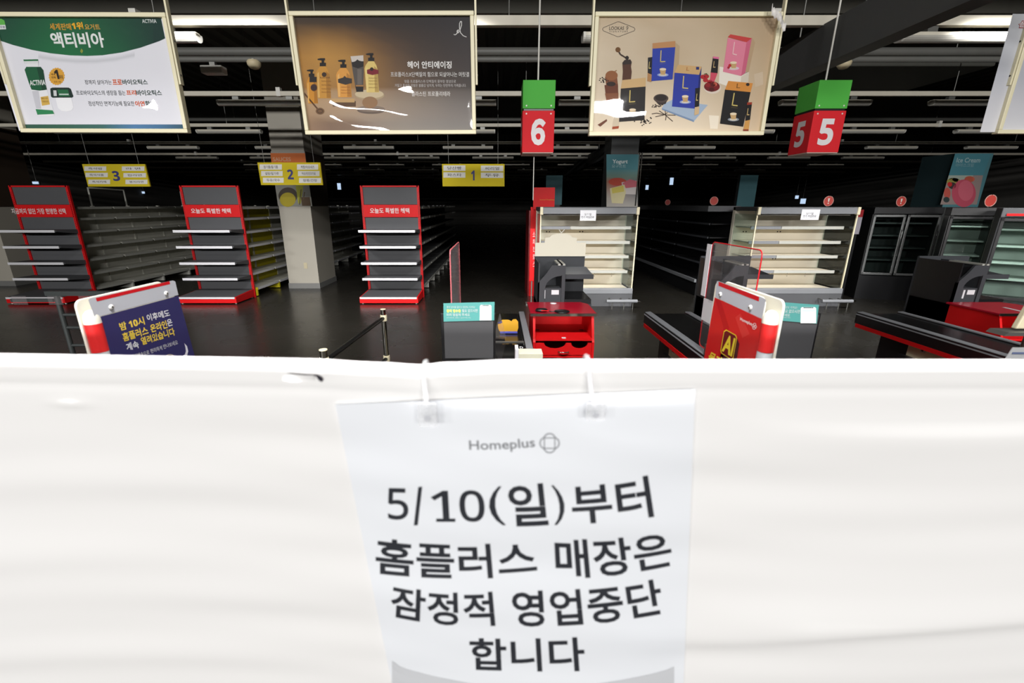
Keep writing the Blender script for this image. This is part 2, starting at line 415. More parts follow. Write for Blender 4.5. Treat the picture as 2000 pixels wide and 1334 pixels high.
# ------------------------------------------------------------------ hanging posters
def poster(label, loc, rot, W, H, cover_seed, amp=1.0, bow=0.0):
    t = thing('hanging_poster', label, 'poster', loc, rot)
    b = 0.026
    fr = MB()
    for (x0, x1, z0, z1) in ((-W / 2, W / 2, 0, b), (-W / 2, W / 2, H - b, H), (-W / 2, -W / 2 + b, b, H - b), (W / 2 - b, W / 2, b, H - b)):
        fr.box(x0, x1, 0, 0.045, z0, z1)
    fr.build('frame', m_frame, t, 0.004)
    MB().box(-W / 2 + 0.02, W / 2 - 0.02, 0.03, 0.04, 0.02, H - 0.02).build('backing_board', m_white, t)
    for s in (-1, 1):
        x = s * (W / 2 + 0.004)
        st = MB().box(min(x, x + s * 0.012), max(x, x + s * 0.012), 0.004, 0.036, H * 0.42, ZC - loc[2] + 0.02).build('hanging_strap', m_frame, t)
        for z in (H * 0.5, H * 0.78):
            MB().lathe([(0.006, 0.0), (0.006, 0.003)], (x + s * 0.012, 0.02, z), 10, 'x').build('screw', m_steel, st)
    rnd = random.Random(cover_seed)
    ph = [rnd.uniform(0, 6.3) for _ in range(6)]
    def fn(u, v):
        x, z = (u - 0.5) * (W - 2 * b), b + v * (H - 2 * b)
        e = min(1, 6 * min(u, 1 - u, v, 1 - v))
        lo = 0.1 + 0.9 * min(1, max(0, (0.4 - v) / 0.2))
        d = 0.006 * math.sin(5.2 * x + 3.0 * z + ph[0]) * math.sin(5.5 * z + ph[1]) + 0.0035 * math.sin(9 * x - 7 * z + ph[2]) + 0.003 * math.sin(13 * z + 4 * x + ph[3]) * (1.3 - v)
        return (x, 0.008 + e * d * lo * amp + bow * 4 * v * (1 - v), z)
    MB().grid(fn, 80, 50).build('clear_cover', m_pvc, t)
    return t
def art_on(t, dy=0.0, eps=0.0005):
    """plane inside the thing at local y = dy"""
    M = M_of(t) @ Matrix.Translation((0, dy, 0))
    s = plane_surf(M, eps)
    def fn(x, y, L):
        p = s(x, y, L); return (p[0], p[1] + dy, p[2])
    return Art(fn)
def lerp(a, b, t): return tuple(a[i] + (b[i] - a[i]) * t for i in range(3))

# -- yogurt drink poster, left
pA = poster('hanging ivory framed poster with a green top and a white drink bottle', (-2.7209, 3.4, 2.1776 - 0.0), (R(1.0), 0.002, 0.0032), 1.1518, 0.7101, 1, 0.8)
A = art_on(pA, 0.024); A.fr = (0, 0, 4)
A.poly([(-140, 110), (1262, 110), (1460, 1022), (150, 1022)], (230, 230, 238), 0)
def curve(x): return 437 - 118 * ((x - 680) / 680) ** 2 if x < 680 else 437 - 137 * ((x - 680) / 608) ** 2
xs = [-190, -60, 100, 250, 400, 550, 680, 800, 950, 1100, 1200, 1288]
def gx(x, t): return lerp(lerp((24, 96, 58), (16, 52, 46), min(1, abs(x - 500) / 720)), (28, 110, 66), t * (1 - min(1, abs(x - 560) / 700)))
tops = lambda x: 112
def edge(x): return x if x < 1240 else x
A.mesh(xs[:-1], [tops, lambda x: (112 + curve(x)) / 2, curve], [[gx(x, t) for x in xs[:-1]] for t in (0, 0.5, 1)], 1)
A.poly([(1200, 112), (1252, 112), (1290, 300), (1245, 321), (1200, curve(1200))], gx(1250, 0), 1)
A.mesh([300, 450, 600, 750, 900, 1050], [lambda x: curve(x) + 16, lambda x: curve(x) + 44, lambda x: curve(x) + 66],
       [[(228, 228, 236)] * 6, [(206, 207, 214)] * 6, [(230, 230, 238)] * 6], 1)
A.mesh([155, 500, 800, 1050, 1250, 1450], [972, 1022], [[(44, 84, 70), (52, 96, 78), (60, 104, 100), (80, 124, 168), (70, 112, 150), (52, 84, 100)]] * 2, 1)
A.text('세계판매', 388, 182, 555, 235, (222, 158, 48), 3, 0.012); A.text('1위', 560, 172, 648, 232, (232, 170, 40), 3, 0.035); A.text('요거트', 662, 188, 780, 233, (222, 166, 70), 3, 0.01)
A.text('액티비아', 398, 252, 812, 372, (228, 232, 230), 3, 0.03)
A.text('ACTIVIA', 1110, 150, 1222, 180, (222, 228, 226), 3, 0.008)
A.poly([(636, 378), (650, 398), (640, 418), (626, 402)], (140, 150, 60), 2)
A.poly([(-60, 150), (10, 146), (34, 160), (48, 228), (-40, 232)], (216, 222, 222), 2); A.poly([(-60, 150), (10, 146), (34, 160), (42, 194), (-48, 196)], (92, 176, 76), 3)
A.text('풀무원', -20, 202, 36, 220, (80, 60, 120), 4)
# bottle
A.poly([(192, 545), (205, 520), (318, 520), (338, 548), (352, 640), (366, 700), (398, 800), (425, 885), (422, 902), (380, 908), (310, 904), (292, 890), (276, 830), (258, 740), (226, 650)], (238, 238, 242), 2)
A.poly([(192, 545), (205, 522), (318, 522), (338, 548), (352, 640), (366, 700), (310, 708), (246, 700), (226, 650)], (24, 92, 58), 3)
A.poly([(286, 524), (318, 524), (338, 548), (352, 640), (366, 700), (330, 706)], (14, 66, 44), 4)
A.poly([(208, 490), (300, 490), (300, 522), (208, 522)], (232, 234, 236), 3); A.poly([(182, 465), (296, 463), (300, 488), (190, 492)], (36, 110, 66), 4); A.poly([(186, 478), (298, 476), (300, 492), (192, 494)], (222, 226, 226), 5)
A.poly([(278, 852), (412, 862), (424, 890), (292, 896)], (46, 134, 84), 3)
A.poly([(250, 712), (300, 706), (322, 850), (282, 848)], (206, 206, 214), 3)
A.textq('ACTIVIA', (228, 628), (350, 622), (356, 664), (236, 668), (236, 240, 238), 5, 0.02)
A.poly([(316, 758), (376, 748), (390, 816), (328, 826)], (216, 176, 84), 3)
A.text('SINCE 1987', 322, 762, 372, 774, (120, 80, 20), 4); A.text('생유산균', 330, 786, 378, 800, (120, 80, 20), 4)
# gold medal
A.poly([(443 + (64 if k % 2 else 58) * math.cos(math.pi * k / 20), 597 + (70 if k % 2 else 64) * math.sin(math.pi * k / 20)) for k in range(40)], (222, 164, 60), 2)
A.text('1', 424, 545, 458, 618, (40, 30, 20), 3, 0.03); A.text('세계', 398, 572, 430, 590, (60, 40, 20), 3, 0.01); A.text('판매', 402, 596, 434, 614, (60, 40, 20), 3, 0.01); A.text('위', 462, 585, 490, 620, (50, 35, 20), 3, 0.01)
A.text('한국 1위', 422, 632, 474, 648, (90, 60, 20), 3)
# cup
A.poly([(432, 760), (556, 760), (574, 838), (560, 862), (520, 872), (480, 866), (452, 842)], (246, 246, 250), 2)
A.poly([(392, 692), (408, 684), (536, 684), (552, 694), (573, 752), (562, 763), (410, 763), (398, 754)], (22, 44, 38), 3)
A.poly([(446, 700), (530, 700), (546, 754), (462, 754)], (34, 104, 64), 4); A.poly([(416, 706), (440, 706), (444, 750), (420, 750)], (210, 214, 214), 4)
A.rect(462, 732, 536, 742, (196, 214, 204), 5)
# claims
D, O_, G_ = (60, 64, 66), (216, 92, 40), (44, 66, 58)
A.text('장까지 살아가는', 662, 624, 870, 660, D, 3); A.text('프로', 878, 620, 952, 661, O_, 3, 0.025); A.text('바이오틱스', 955, 620, 1152, 662, G_, 3, 0.02)
A.text('프로바이오틱스의 생장을 돕는', 594, 706, 978, 744, D, 3); A.text('프리', 986, 703, 1062, 745, O_, 3, 0.025); A.text('바이오틱스', 1065, 703, 1262, 747, G_, 3, 0.02)
A.text('정상적인 면역기능에 필요한', 690, 790, 1048, 828, D, 3); A.text('아연', 1055, 788, 1130, 831, O_, 3, 0.025); A.text('함유', 1135, 788, 1210, 831, G_, 3, 0.02)
A.build('printed_sheet', pA)

# -- amber hair care poster, middle
pB = poster('hanging ivory framed brown poster with amber pump bottles', (-0.74, 3.4, 2.167), (0.065, -0.0043, 0.0064), 1.1821, 0.7171, 5, 0.85, 0.012)
A = art_on(pB, 0.024); A.fr = (500, 0, 4)
def L_(y): return 285 + (405 - 285) * (y - 120) / 900
def R_(y): return 1680 + 22 * (y - 120) / 900
ys = [112, 180, 260, 350, 450, 560, 680, 715, 800, 900, 960, 1026]
us = [0, 0.14, 0.28, 0.42, 0.56, 0.7, 0.85, 1]
cols = [[(48, 40, 36), (44, 37, 33), (42, 35, 31), (42, 35, 32), (40, 34, 32), (38, 33, 33), (38, 34, 36), (40, 37, 40)],
        [(70, 54, 40), (68, 52, 36), (62, 47, 34), (52, 41, 34), (46, 38, 34), (42, 36, 35), (40, 36, 38), (42, 39, 42)],
        [(112, 82, 46), (132, 96, 50), (116, 84, 46), (84, 62, 42), (62, 48, 38), (52, 42, 38), (48, 42, 42), (48, 44, 46)],
        [(150, 108, 54), (172, 126, 62), (156, 114, 58), (116, 84, 48), (82, 62, 46), (62, 50, 43), (54, 47, 45), (54, 49, 50)],
        [(172, 124, 58), (190, 140, 68), (178, 132, 66), (140, 102, 56), (100, 76, 54), (72, 58, 49), (62, 53, 50), (60, 54, 54)],
        [(176, 126, 58), (184, 136, 68), (176, 130, 68), (146, 108, 62), (110, 84, 60), (84, 68, 57), (72, 62, 57), (66, 60, 59)],
        [(166, 116, 56), (170, 124, 66), (164, 120, 66), (142, 106, 66), (114, 90, 68), (94, 78, 67), (82, 72, 67), (74, 68, 66)],
        [(176, 140, 98), (178, 146, 108), (174, 144, 110), (160, 134, 108), (140, 120, 102), (122, 108, 96), (106, 96, 90), (96, 90, 86)],
        [(180, 148, 112), (182, 152, 120), (178, 150, 122), (166, 144, 122), (150, 134, 118), (136, 124, 113), (122, 114, 108), (112, 106, 103)],
        [(164, 134, 104), (168, 142, 116), (168, 146, 124), (162, 144, 126), (152, 138, 125), (142, 131, 122), (132, 124, 118), (124, 118, 115)],
        [(146, 118, 94), (130, 106, 88), (132, 110, 94), (148, 134, 122), (146, 136, 126), (140, 132, 125), (132, 126, 121), (128, 123, 120)],
        [(140, 114, 92), (122, 100, 86), (126, 106, 92), (146, 132, 122), (146, 137, 128), (140, 133, 127), (134, 128, 124), (130, 126, 123)]]
pts = []; cs = []
for j, y in enumerate(ys):
    for i, u in enumerate(us): pts.append(A.P(L_(y) + u * (R_(y) - L_(y)), y)); cs.append(cols[j][i])
A.raw(pts, [(j * 8 + i, j * 8 + i + 1, (j + 1) * 8 + i + 1, (j + 1) * 8 + i) for j in range(11) for i in range(7)], cs, 0)
# stone plinths and bowl
A.ell(890, 745, 112, 38, (176, 156, 124), 1); A.ell(885, 735, 112, 34, (204, 186, 152), 2)
A.ell(900, 862, 110, 28, (106, 92, 82), 1); A.ell(898, 850, 108, 24, (134, 118, 106), 2); A.ell(890, 800, 60, 46, (150, 116, 84), 3)
A.rect(600, 790, 780, 832, (96, 72, 52), 1); A.rect(585, 770, 770, 800, (196, 160, 110), 2)
def pump(x, y, s, body, bw, h, cap=(30, 26, 26)):
    A.poly([(x - 40 * s, y), (x - 14 * s, y - 6 * s), (x + 18 * s, y - 6 * s), (x + 20 * s, y + 10 * s), (x - 10 * s, y + 12 * s), (x - 38 * s, y + 8 * s)], cap, 4)
    A.rect(x - 8 * s, y + 8 * s, x + 12 * s, y + 34 * s, cap, 4); A.rect(x - 22 * s, y + 30 * s, x + 26 * s, y + 58 * s, cap, 4)
    y0 = y + 56 * s
    A.poly([(x - 18 * s, y0), (x + 22 * s, y0), (x + bw * 0.86, y0 + 36 * s), (x + bw, y0 + 60 * s), (x + bw + 14, y0 + h), (x - bw + 16, y0 + h), (x - bw, y0 + 60 * s), (x - bw * 0.86, y0 + 36 * s)], body, 3)
    A.poly([(x + bw * 0.5, y0 + 40 * s), (x + bw * 0.95, y0 + 60 * s), (x + bw + 12, y0 + h - 4), (x + bw * 0.62, y0 + h - 4)], lerp(body, (90, 50, 10), 0.3), 4)
    A.poly([(x - bw * 0.8, y0 + 60 * s), (x - bw * 0.55, y0 + 44 * s), (x - bw * 0.4, y0 + h - 6), (x - bw * 0.68, y0 + h - 6)], lerp(body, (255, 230, 170), 0.35), 4)
pump(432, 548, 0.9, (206, 140, 46), 38, 210); A.rect(418, 600, 474, 642, (36, 30, 30), 5); A.ell(452, 684, 26, 28, (84, 54, 40), 6); A.ell(452, 684, 20, 22, (58, 40, 40), 7)
pump(520, 460, 1.0, (202, 146, 62), 52, 252); A.ell(532, 582, 18, 18, (60, 44, 34), 6); A.text('ELASTINE', 500, 600, 576, 612, (110, 74, 40), 6)
for y in (630, 660, 690, 716): A.text('PROPOLITHERA', 512, y, 586, y + 8, (150, 104, 56), 6)
pump(680, 472, 1.0, (222, 156, 72), 54, 232); A.poly([(640, 618), (680, 606), (692, 592), (706, 606), (748, 614), (748, 648), (700, 662), (642, 646)], (58, 52, 50), 6)
for y in (676, 700, 722): A.text('PROPOLITHERA', 666, y, 736, y + 9, (170, 110, 60), 6)
# tube
A.poly([(738, 440), (838, 432), (842, 560), (836, 690), (778, 690), (756, 560)], (86, 80, 76), 3); A.poly([(738, 440), (838, 432), (840, 478), (748, 484)], (206, 198, 190), 4)
A.poly([(748, 490), (780, 476), (792, 464), (806, 474), (840, 482), (840, 518), (796, 534), (754, 520)], (38, 34, 34), 5); A.poly([(776, 668), (838, 668), (838, 716), (784, 718)], (34, 31, 32), 5); A.rect(792, 540, 826, 660, (108, 100, 94), 4)
A.rect(780, 664, 838, 676, (166, 120, 70), 6)
pump(898, 420, 1.0, (222, 196, 118), 50, 246); A.poly([(866, 546), (896, 536), (904, 524), (916, 536), (956, 548), (956, 576), (910, 586), (868, 576)], (124, 30, 44), 6); A.ell(904, 540, 14, 14, (46, 26, 26), 7)
for y in (606, 628, 652, 680): A.text('PROPOLITHERA', 882, y, 948, y + 9, (150, 120, 70), 6)
# honey dipper
A.line([(365, 715), (480, 850)], 12, (92, 62, 40), 3); A.ell(500, 868, 34, 26, (112, 82, 56), 4); A.ring(500, 868, 20, 15, 5, (70, 50, 36), 5)
W_ = (236, 234, 232)
A.text('헤어 안티에이징', 1182, 478, 1528, 535, W_, 3, 0.022); A.text('프로폴리스X단백질의 힘으로 되살아나는 머릿결', 1052, 562, 1665, 600, (220, 218, 216), 3, 0.004)
A.text('명품 프로폴리스와 단백질의 풍부한 영양으로', 1160, 624, 1562, 648, (196, 192, 190), 3); A.text('거칠고 푸석한 모발은 볼륨감 넘치게, 두피는 탄탄하게 가꿔줍니다.', 1084, 655, 1642, 681, (196, 192, 190), 3)
A.text('엘라스틴 프로폴리테라', 1214, 714, 1518, 752, (222, 218, 214), 3, 0.01)
A.line([(1545, 268), (1556, 273), (1570, 262), (1584, 232), (1572, 238), (1570, 252), (1580, 258), (1592, 240), (1606, 196), (1606, 168), (1598, 166), (1590, 184), (1590, 220), (1598, 256), (1620, 280), (1645, 289)], 5, (226, 224, 222), 3)
A.build('printed_sheet', pB)

# -- coffee box poster, right
pC = poster('hanging ivory framed beige poster with blue, black and pink coffee boxes', (1.2405, 3.4, 2.1597), (0.0154, -0.0056, 0.0161), 1.2175, 0.7312, 9, 0.35)
A = art_on(pC, 0.024); A.fr = (1000, 0, 4)
us = [0, 0.2, 0.4, 0.6, 0.8, 1]; ys = [118, 250, 420, 600, 800, 1036]
base = [[(188, 168, 140), (192, 172, 144), (196, 176, 150), (190, 170, 142), (180, 158, 130), (168, 146, 118)],
        [(206, 188, 162), (206, 188, 162), (196, 176, 148), (198, 178, 150), (188, 166, 136), (176, 152, 122)],
        [(214, 198, 174), (208, 190, 164), (196, 174, 144), (204, 184, 156), (198, 176, 146), (186, 160, 128)],
        [(214, 198, 174), (206, 188, 160), (206, 188, 160), (208, 190, 162), (204, 184, 156), (192, 168, 136)],
        [(220, 204, 180), (220, 202, 176), (218, 200, 174), (218, 200, 174), (208, 188, 160), (198, 172, 140)],
        [(222, 208, 186), (226, 210, 186), (230, 214, 190), (228, 212, 188), (222, 204, 178), (210, 186, 156)]]
pts = []; cs = []
for j, y in enumerate(ys):
    t_ = (y - 120) / 900; xl, xr = 675 - 52 * t_, 2092 - 145 * t_
    for i, u in enumerate(us): pts.append(A.P(xl + u * (xr - xl), y)); cs.append(base[j][i])
A.raw(pts, [(j * 6 + i, j * 6 + i + 1, (j + 1) * 6 + i + 1, (j + 1) * 6 + i) for j in range(5) for i in range(5)], cs, 0)
K = (52, 46, 44)
A.line([(707, 226), (714, 216), (826, 170), (838, 170), (954, 216), (961, 226), (956, 240), (836, 286), (822, 286), (712, 240), (707, 226)], 3.5, K, 2)
A.text('LOOKAS 9', 760, 204, 908, 234, K, 3, 0.004); A.text('S I G N A T U R E', 762, 240, 904, 252, (96, 88, 80), 3)
def cbox(q, top, side, cf, ct, cs_, lw=1, gold=(212, 190, 110), cup=(1180, 560)):
    if side: A.poly(side, cs_, 2)
    A.poly(q, cf, 3)
    if top: A.poly(top, ct, 4)
    (x0, y0), (x1, y1), (x2, y2), (x3, y3) = q
    P_ = lambda u, v: ((1 - v) * ((1 - u) * x0 + u * x1) + v * ((1 - u) * x3 + u * x2), (1 - v) * ((1 - u) * y0 + u * y1) + v * ((1 - u) * y3 + u * y2))
    A.poly([P_(0.36, 0.07), P_(0.40, 0.07), P_(0.40, 0.44), P_(0.36, 0.44)], gold, 5); A.poly([P_(0.36, 0.41), P_(0.6, 0.41), P_(0.6, 0.44), P_(0.36, 0.44)], gold, 5)
    a, b = P_(0.36, 0.47), P_(0.62, 0.50); A.textq('LOOKAS9', P_(0.36, 0.475), P_(0.62, 0.475), P_(0.62, 0.5), P_(0.36, 0.5), lerp(cf, gold, 0.5), 5)
    c = P_(0.52, 0.78); A.ell(c[0], c[1] + 14, 44, 14, lerp(cf, (220, 236, 255), 0.55), 4); A.ell(c[0], c[1] + 14, 30, 9, (214, 204, 188), 5)
    A.poly([(c[0] - 26, c[1] - 30), (c[0] + 24, c[1] - 30), (c[0] + 18, c[1] + 12), (c[0] - 16, c[1] + 12)], (196, 160, 110), 6); A.ell(c[0], c[1] - 30, 26, 10, (232, 214, 184), 7)
# shadows printed beside the boxes belong to the picture; kept as flat tan shapes
A.poly([(1275, 330), (1310, 360), (1300, 600), (1252, 620)], (184, 160, 128), 1); A.poly([(1875, 290), (1900, 330), (1850, 560), (1800, 590)], (182, 154, 122), 1)
cbox([(1098, 380), (1276, 368), (1254, 620), (1090, 634)], [(1098, 338), (1276, 320), (1276, 368), (1098, 380)], [(1062, 450), (1098, 445), (1092, 640), (1060, 570)], (44, 64, 166), (190, 138, 92), (24, 26, 34))
A.poly([(1060, 570), (1092, 582), (1088, 642), (1056, 634)], (176, 130, 84), 3); A.text('L', 1070, 482, 1086, 536, (210, 190, 120), 5)
cbox([(1270, 568), (1462, 584), (1440, 850), (1250, 832)], [(1296, 506), (1482, 520), (1462, 584), (1270, 568)], [(1482, 520), (1462, 584), (1440, 850), (1462, 800)], (42, 58, 158), (206, 168, 116), (28, 36, 110))
A.poly([(1432, 690), (1468, 684), (1462, 830), (1428, 838)], (22, 22, 26), 7); A.text('L', 1440, 732, 1456, 786, (210, 190, 120), 8); A.poly([(1428, 838), (1464, 832), (1460, 890), (1424, 902)], (206, 176, 134), 7)
A.text('L', 1364, 524, 1386, 552, (170, 110, 60), 6); A.rect(1438, 522, 1462, 544, (40, 50, 110), 6)
# tray under it
A.poly([(1190, 810), (1250, 780), (1530, 820), (1420, 950), (1170, 845)], (160, 178, 200), 1); A.poly([(1170, 845), (1420, 938), (1422, 954), (1172, 858)], (120, 142, 172), 2)
# pink box on a white block
A.poly([(1622, 520), (1850, 566), (1842, 690), (1760, 700), (1616, 650)], (236, 228, 214), 1); A.poly([(1790, 600), (1852, 562), (1842, 690), (1784, 700)], (212, 200, 182), 2)
cbox([(1686, 296), (1832, 330), (1790, 594), (1648, 560)], [(1706, 268), (1874, 298), (1832, 330), (1686, 290)], [(1832, 330), (1874, 298), (1822, 570), (1790, 594)], (222, 128, 152), (196, 64, 62), (202, 98, 126), gold=(234, 196, 196))
A.ell(1702, 512, 12, 12, (190, 30, 40), 6); A.ell(1692, 528, 10, 10, (170, 30, 44), 6)
# stick pack with berries
A.poly([(1570, 442), (1616, 448), (1606, 572), (1552, 566)], (24, 20, 22), 2); A.poly([(1572, 440), (1618, 446), (1616, 462), (1570, 456)], (216, 110, 150), 3); A.poly([(1552, 566), (1606, 572), (1580, 640), (1546, 632)], (204, 76, 96), 3); A.text('L', 1574, 478, 1592, 528, (200, 170, 120), 4)
for x, y in ((1492, 600), (1520, 596), (1512, 626), (1545, 640)): A.ell(x, y, 20, 17, (176, 32, 40), 3)
A.line([(1500, 580), (1520, 574), (1530, 590)], 6, (60, 80, 40), 4)
A.ell(1566, 685, 68, 48, (222, 206, 190), 2); A.ell(1562, 676, 62, 40, (110, 22, 26), 3)
for x, y, c in ((1530, 664, (140, 24, 30)), (1570, 660, (90, 14, 20)), (1600, 684, (120, 20, 26)), (1560, 700, (80, 14, 18)), (1582, 660, (206, 96, 76))): A.ell(x, y, 20, 17, c, 4)
# black boxes
cbox([(850, 692), (1044, 676), (1036, 938), (836, 952)], [(862, 626), (1046, 606), (1044, 676), (850, 692)], None, (40, 36, 36), (206, 172, 122), (20, 18, 18))
A.poly([(804, 780), (836, 778), (832, 900), (800, 905)], (22, 20, 22), 2)
cbox([(1664, 700), (1864, 720), (1806, 990), (1624, 966)], [(1690, 632), (1882, 650), (1864, 720), (1664, 700)], None, (24, 22, 24), (212, 140, 62), (14, 12, 14))
A.text('L', 1756, 652, 1784, 688, (120, 76, 20), 6); A.ell(1842, 660, 14, 12, (40, 34, 34), 6)
A.poly([(1838, 800), (1876, 798), (1860, 936), (1822, 944)], (22, 20, 22), 7); A.poly([(1838, 800), (1876, 798), (1874, 816), (1836, 820)], (150, 50, 30), 8); A.poly([(1822, 944), (1860, 936), (1848, 1020), (1806, 1026)], (204, 150, 80), 7); A.rect(1806, 1010, 1848, 1026, (130, 50, 30), 8)
A.text('L', 1838, 846, 1858, 900, (200, 170, 110), 9)
# grinders, cups, beans
A.line([(830, 395), (846, 425), (900, 458)], 12, (60, 44, 36), 3); A.ell(828, 388, 20, 20, (112, 76, 40), 4); A.ell(899, 452, 14, 16, (40, 32, 30), 4)
A.poly([(862, 490), (880, 468), (925, 464), (936, 484), (930, 520), (936, 560), (930, 620), (860, 640), (866, 560)], (84, 52, 38), 3); A.poly([(862, 492), (880, 468), (925, 464), (936, 484), (932, 500), (864, 506)], (52, 40, 36), 4)
A.ell(778, 590, 48, 38, (146, 92, 56), 3); A.poly([(726, 600), (820, 592), (830, 680), (740, 694)], (126, 74, 46), 2); A.poly([(722, 665), (828, 655), (832, 770), (738, 786)], (104, 56, 36), 3); A.ell(774, 656, 36, 18, (48, 34, 28), 4); A.poly([(726, 730), (832, 726), (832, 772), (738, 786)], (130, 78, 48), 4)
A.line([(800, 560), (818, 550)], 8, (150, 110, 70), 4)
A.poly([(1105, 775), (1222, 765), (1200, 812), (1150, 822)], (60, 50, 46), 2); A.ell(1164, 768, 58, 34, (78, 66, 60), 3); A.ell(1164, 764, 46, 24, (40, 32, 30), 4)
rr = random.Random(3)
for cx_, cy_, n_, sx_, sy_ in ((715, 630, 16, 38, 22), (1140, 830, 14, 40, 12), (1040, 950, 26, 46, 26)):
    for _ in range(n_): A.ell(cx_ + rr.gauss(0, sx_ / 2), cy_ + rr.gauss(0, sy_ / 2), 6, 4.5, (44, 34, 32), 3, 8)
for a in ([(1092, 890), (1130, 884), (1200, 898), (1278, 900)], [(1150, 866), (1200, 900), (1256, 948)], [(1196, 866), (1204, 910), (1200, 940)], [(1120, 912), (1180, 900), (1216, 880)]): A.line(a, 6, (70, 58, 50), 3)
A.poly([(786, 960), (800, 906), (850, 900), (832, 1000), (782, 1008)], (206, 190, 166), 2); A.poly([(784, 990), (836, 984), (832, 1004), (782, 1010)], (156, 70, 40), 3); A.poly([(668, 975), (740, 930), (744, 945), (690, 990)], (110, 66, 48), 2)
A.poly([(1538, 900), (1618, 905), (1606, 1008), (1548, 1006)], (240, 228, 208), 2); A.poly([(1890, 580), (1960, 560), (1962, 660), (1900, 680)], (204, 184, 158), 1)
A.build('printed_sheet', pC)

# -- pale poster cut by the right frame edge
pD = poster('hanging ivory framed pale grey poster cut off at the right edge', (4.06, 3.4, 2.171), (0.005, 0, 0), 1.2, 0.7171, 13, 0.6)
A = art_on(pD, 0.024); A.fr = (1500, 0, 4)
ys = [108, 300, 600, 800, 1032]; vs = [(206, 208, 212), (196, 198, 204), (186, 188, 196), (206, 206, 212), (222, 222, 226)]
pts = []; cs = []
for y, c in zip(ys, vs):
    t_ = (y - 108) / 924
    for k in range(5): pts.append(A.P(1912 - 256 * t_ + k / 4 * (1450 - 140 * t_), y)); cs.append(c)
A.raw(pts, [(j * 5 + i, j * 5 + i + 1, (j + 1) * 5 + i + 1, (j + 1) * 5 + i) for j in range(4) for i in range(4)], cs, 0)
if True:
    A.text('삼', 1956, 158, 2034, 220, (150, 24, 40), 2, 0.05); A.text('삼', 1962, 164, 2028, 214, (232, 224, 224), 3, 0.012)
A.build('printed_sheet', pD)
# torn tape on the corner of the coffee poster
A_ = atY(1518, 24, 3.32)
tt = MB().grid(lambda u, v: (A_.x - 0.03 + 0.11 * u, 3.335 + 0.012 * math.sin(u * 9), A_.z + 0.03 - 0.11 * u + 0.045 * (v - 0.5) + 0.008 * math.sin(u * 40)), 20, 2).build('paper_tape', mat('printed_white_tape', (222, 218, 214), 0.6, var=0.3, scale=60), None, solid=0.001)
tag(tt, 'crumpled white tape on the top right corner of the coffee poster', 'tape')

# ------------------------------------------------------------------ numbered lane signs (hanging square prisms)
m_grn = mat('green_lane_panel', (80, 176, 70), 0.6, var=0.02, spec=0.15); m_lred = mat('red_lane_panel', (216, 40, 48), 0.6, var=0.02, spec=0.15)
m_under = mat('bounce_pale_underside', (200, 176, 166), 0.6)  # light bounced from below is put into this pale colour
def lane_sign(num, px0, px1, label, cord):
    Y = 3.9
    a = atY(px0, 298, Y); b = atY(px1, 298, Y); wd = b.x - a.x
    zt = atY(px0, 156, Y).z; z0 = atY(px0, 299, Y).z
    zg = atY(px0, 212, Y).z; zr = atY(px0, 216, Y).z
    t = thing('lane_sign', label, 'lane number sign', ((a.x + b.x) / 2, Y + wd / 2, z0))
    h = wd / 2
    MB().box(-h, h, -h, h, zg - z0, zt - z0).build('green_box', m_grn, t, 0.003)
    MB().box(-h + 0.01, h - 0.01, -h + 0.01, h - 0.01, zr - z0 - 0.005, zg - z0 + 0.005).build('gap_collar', m_black, t)
    rd = MB().box(-h, h, -h, h, 0.006, zr - z0).build('red_box', m_lred, t, 0.003)
    MB().box(-h + 0.004, h - 0.004, -h + 0.004, h - 0.004, 0, 0.006).build('underside', m_under, t)
    MB().tube([(0, 0, zt - z0), (0, 0, ZC - z0 + 0.02)], 0.007, 10).build('hanging_rod', m_white, t)
    MB().lathe([(0.05, ZC - z0 - 0.005), (0.045, ZC - z0 - 0.04), (0.01, ZC - z0 - 0.06)], n=18).build('ceiling_cup', m_white, t)
    if cord: MB().tube([(-0.02, 0, 0), (-0.02, 0, -0.36)], 0.004, 6).build('cord', m_white, t)
    for sx in (-1, 1):
        for z in (zr - z0 - 0.022, zg - z0 + 0.02):
            MB().lathe([(0.006, -0.002), (0.006, 0.001)], (sx * (h - 0.03), -h, z), 10, 'y').build('rivet', m_white, t)
    # numerals on front and left faces
    hh = zr - z0
    for face in (0, 1):
        g, f = glyphs(num, 0.055 if num == '6' else 0.016)
        mb = MB()
        w_, hg = 0.115, hh * 0.63
        vs = []
        for u, v in g:
            x = (u - 0.5) * w_; z = hh * 0.185 + v * hg
            vs.append((x, -h - 0.0012, z) if face == 0 else (-h - 0.0012, -x, z))
        mb.add(vs, f).build('numeral', mat('white_numeral', (226, 222, 224), 0.5), t)
    return t
lane_sign('6', 1019.5, 1081, 'green and red hanging lane sign with a white numeral six', True)
lane_sign('5', 1575.5, 1637, 'green and red hanging lane sign with a white numeral five', False)

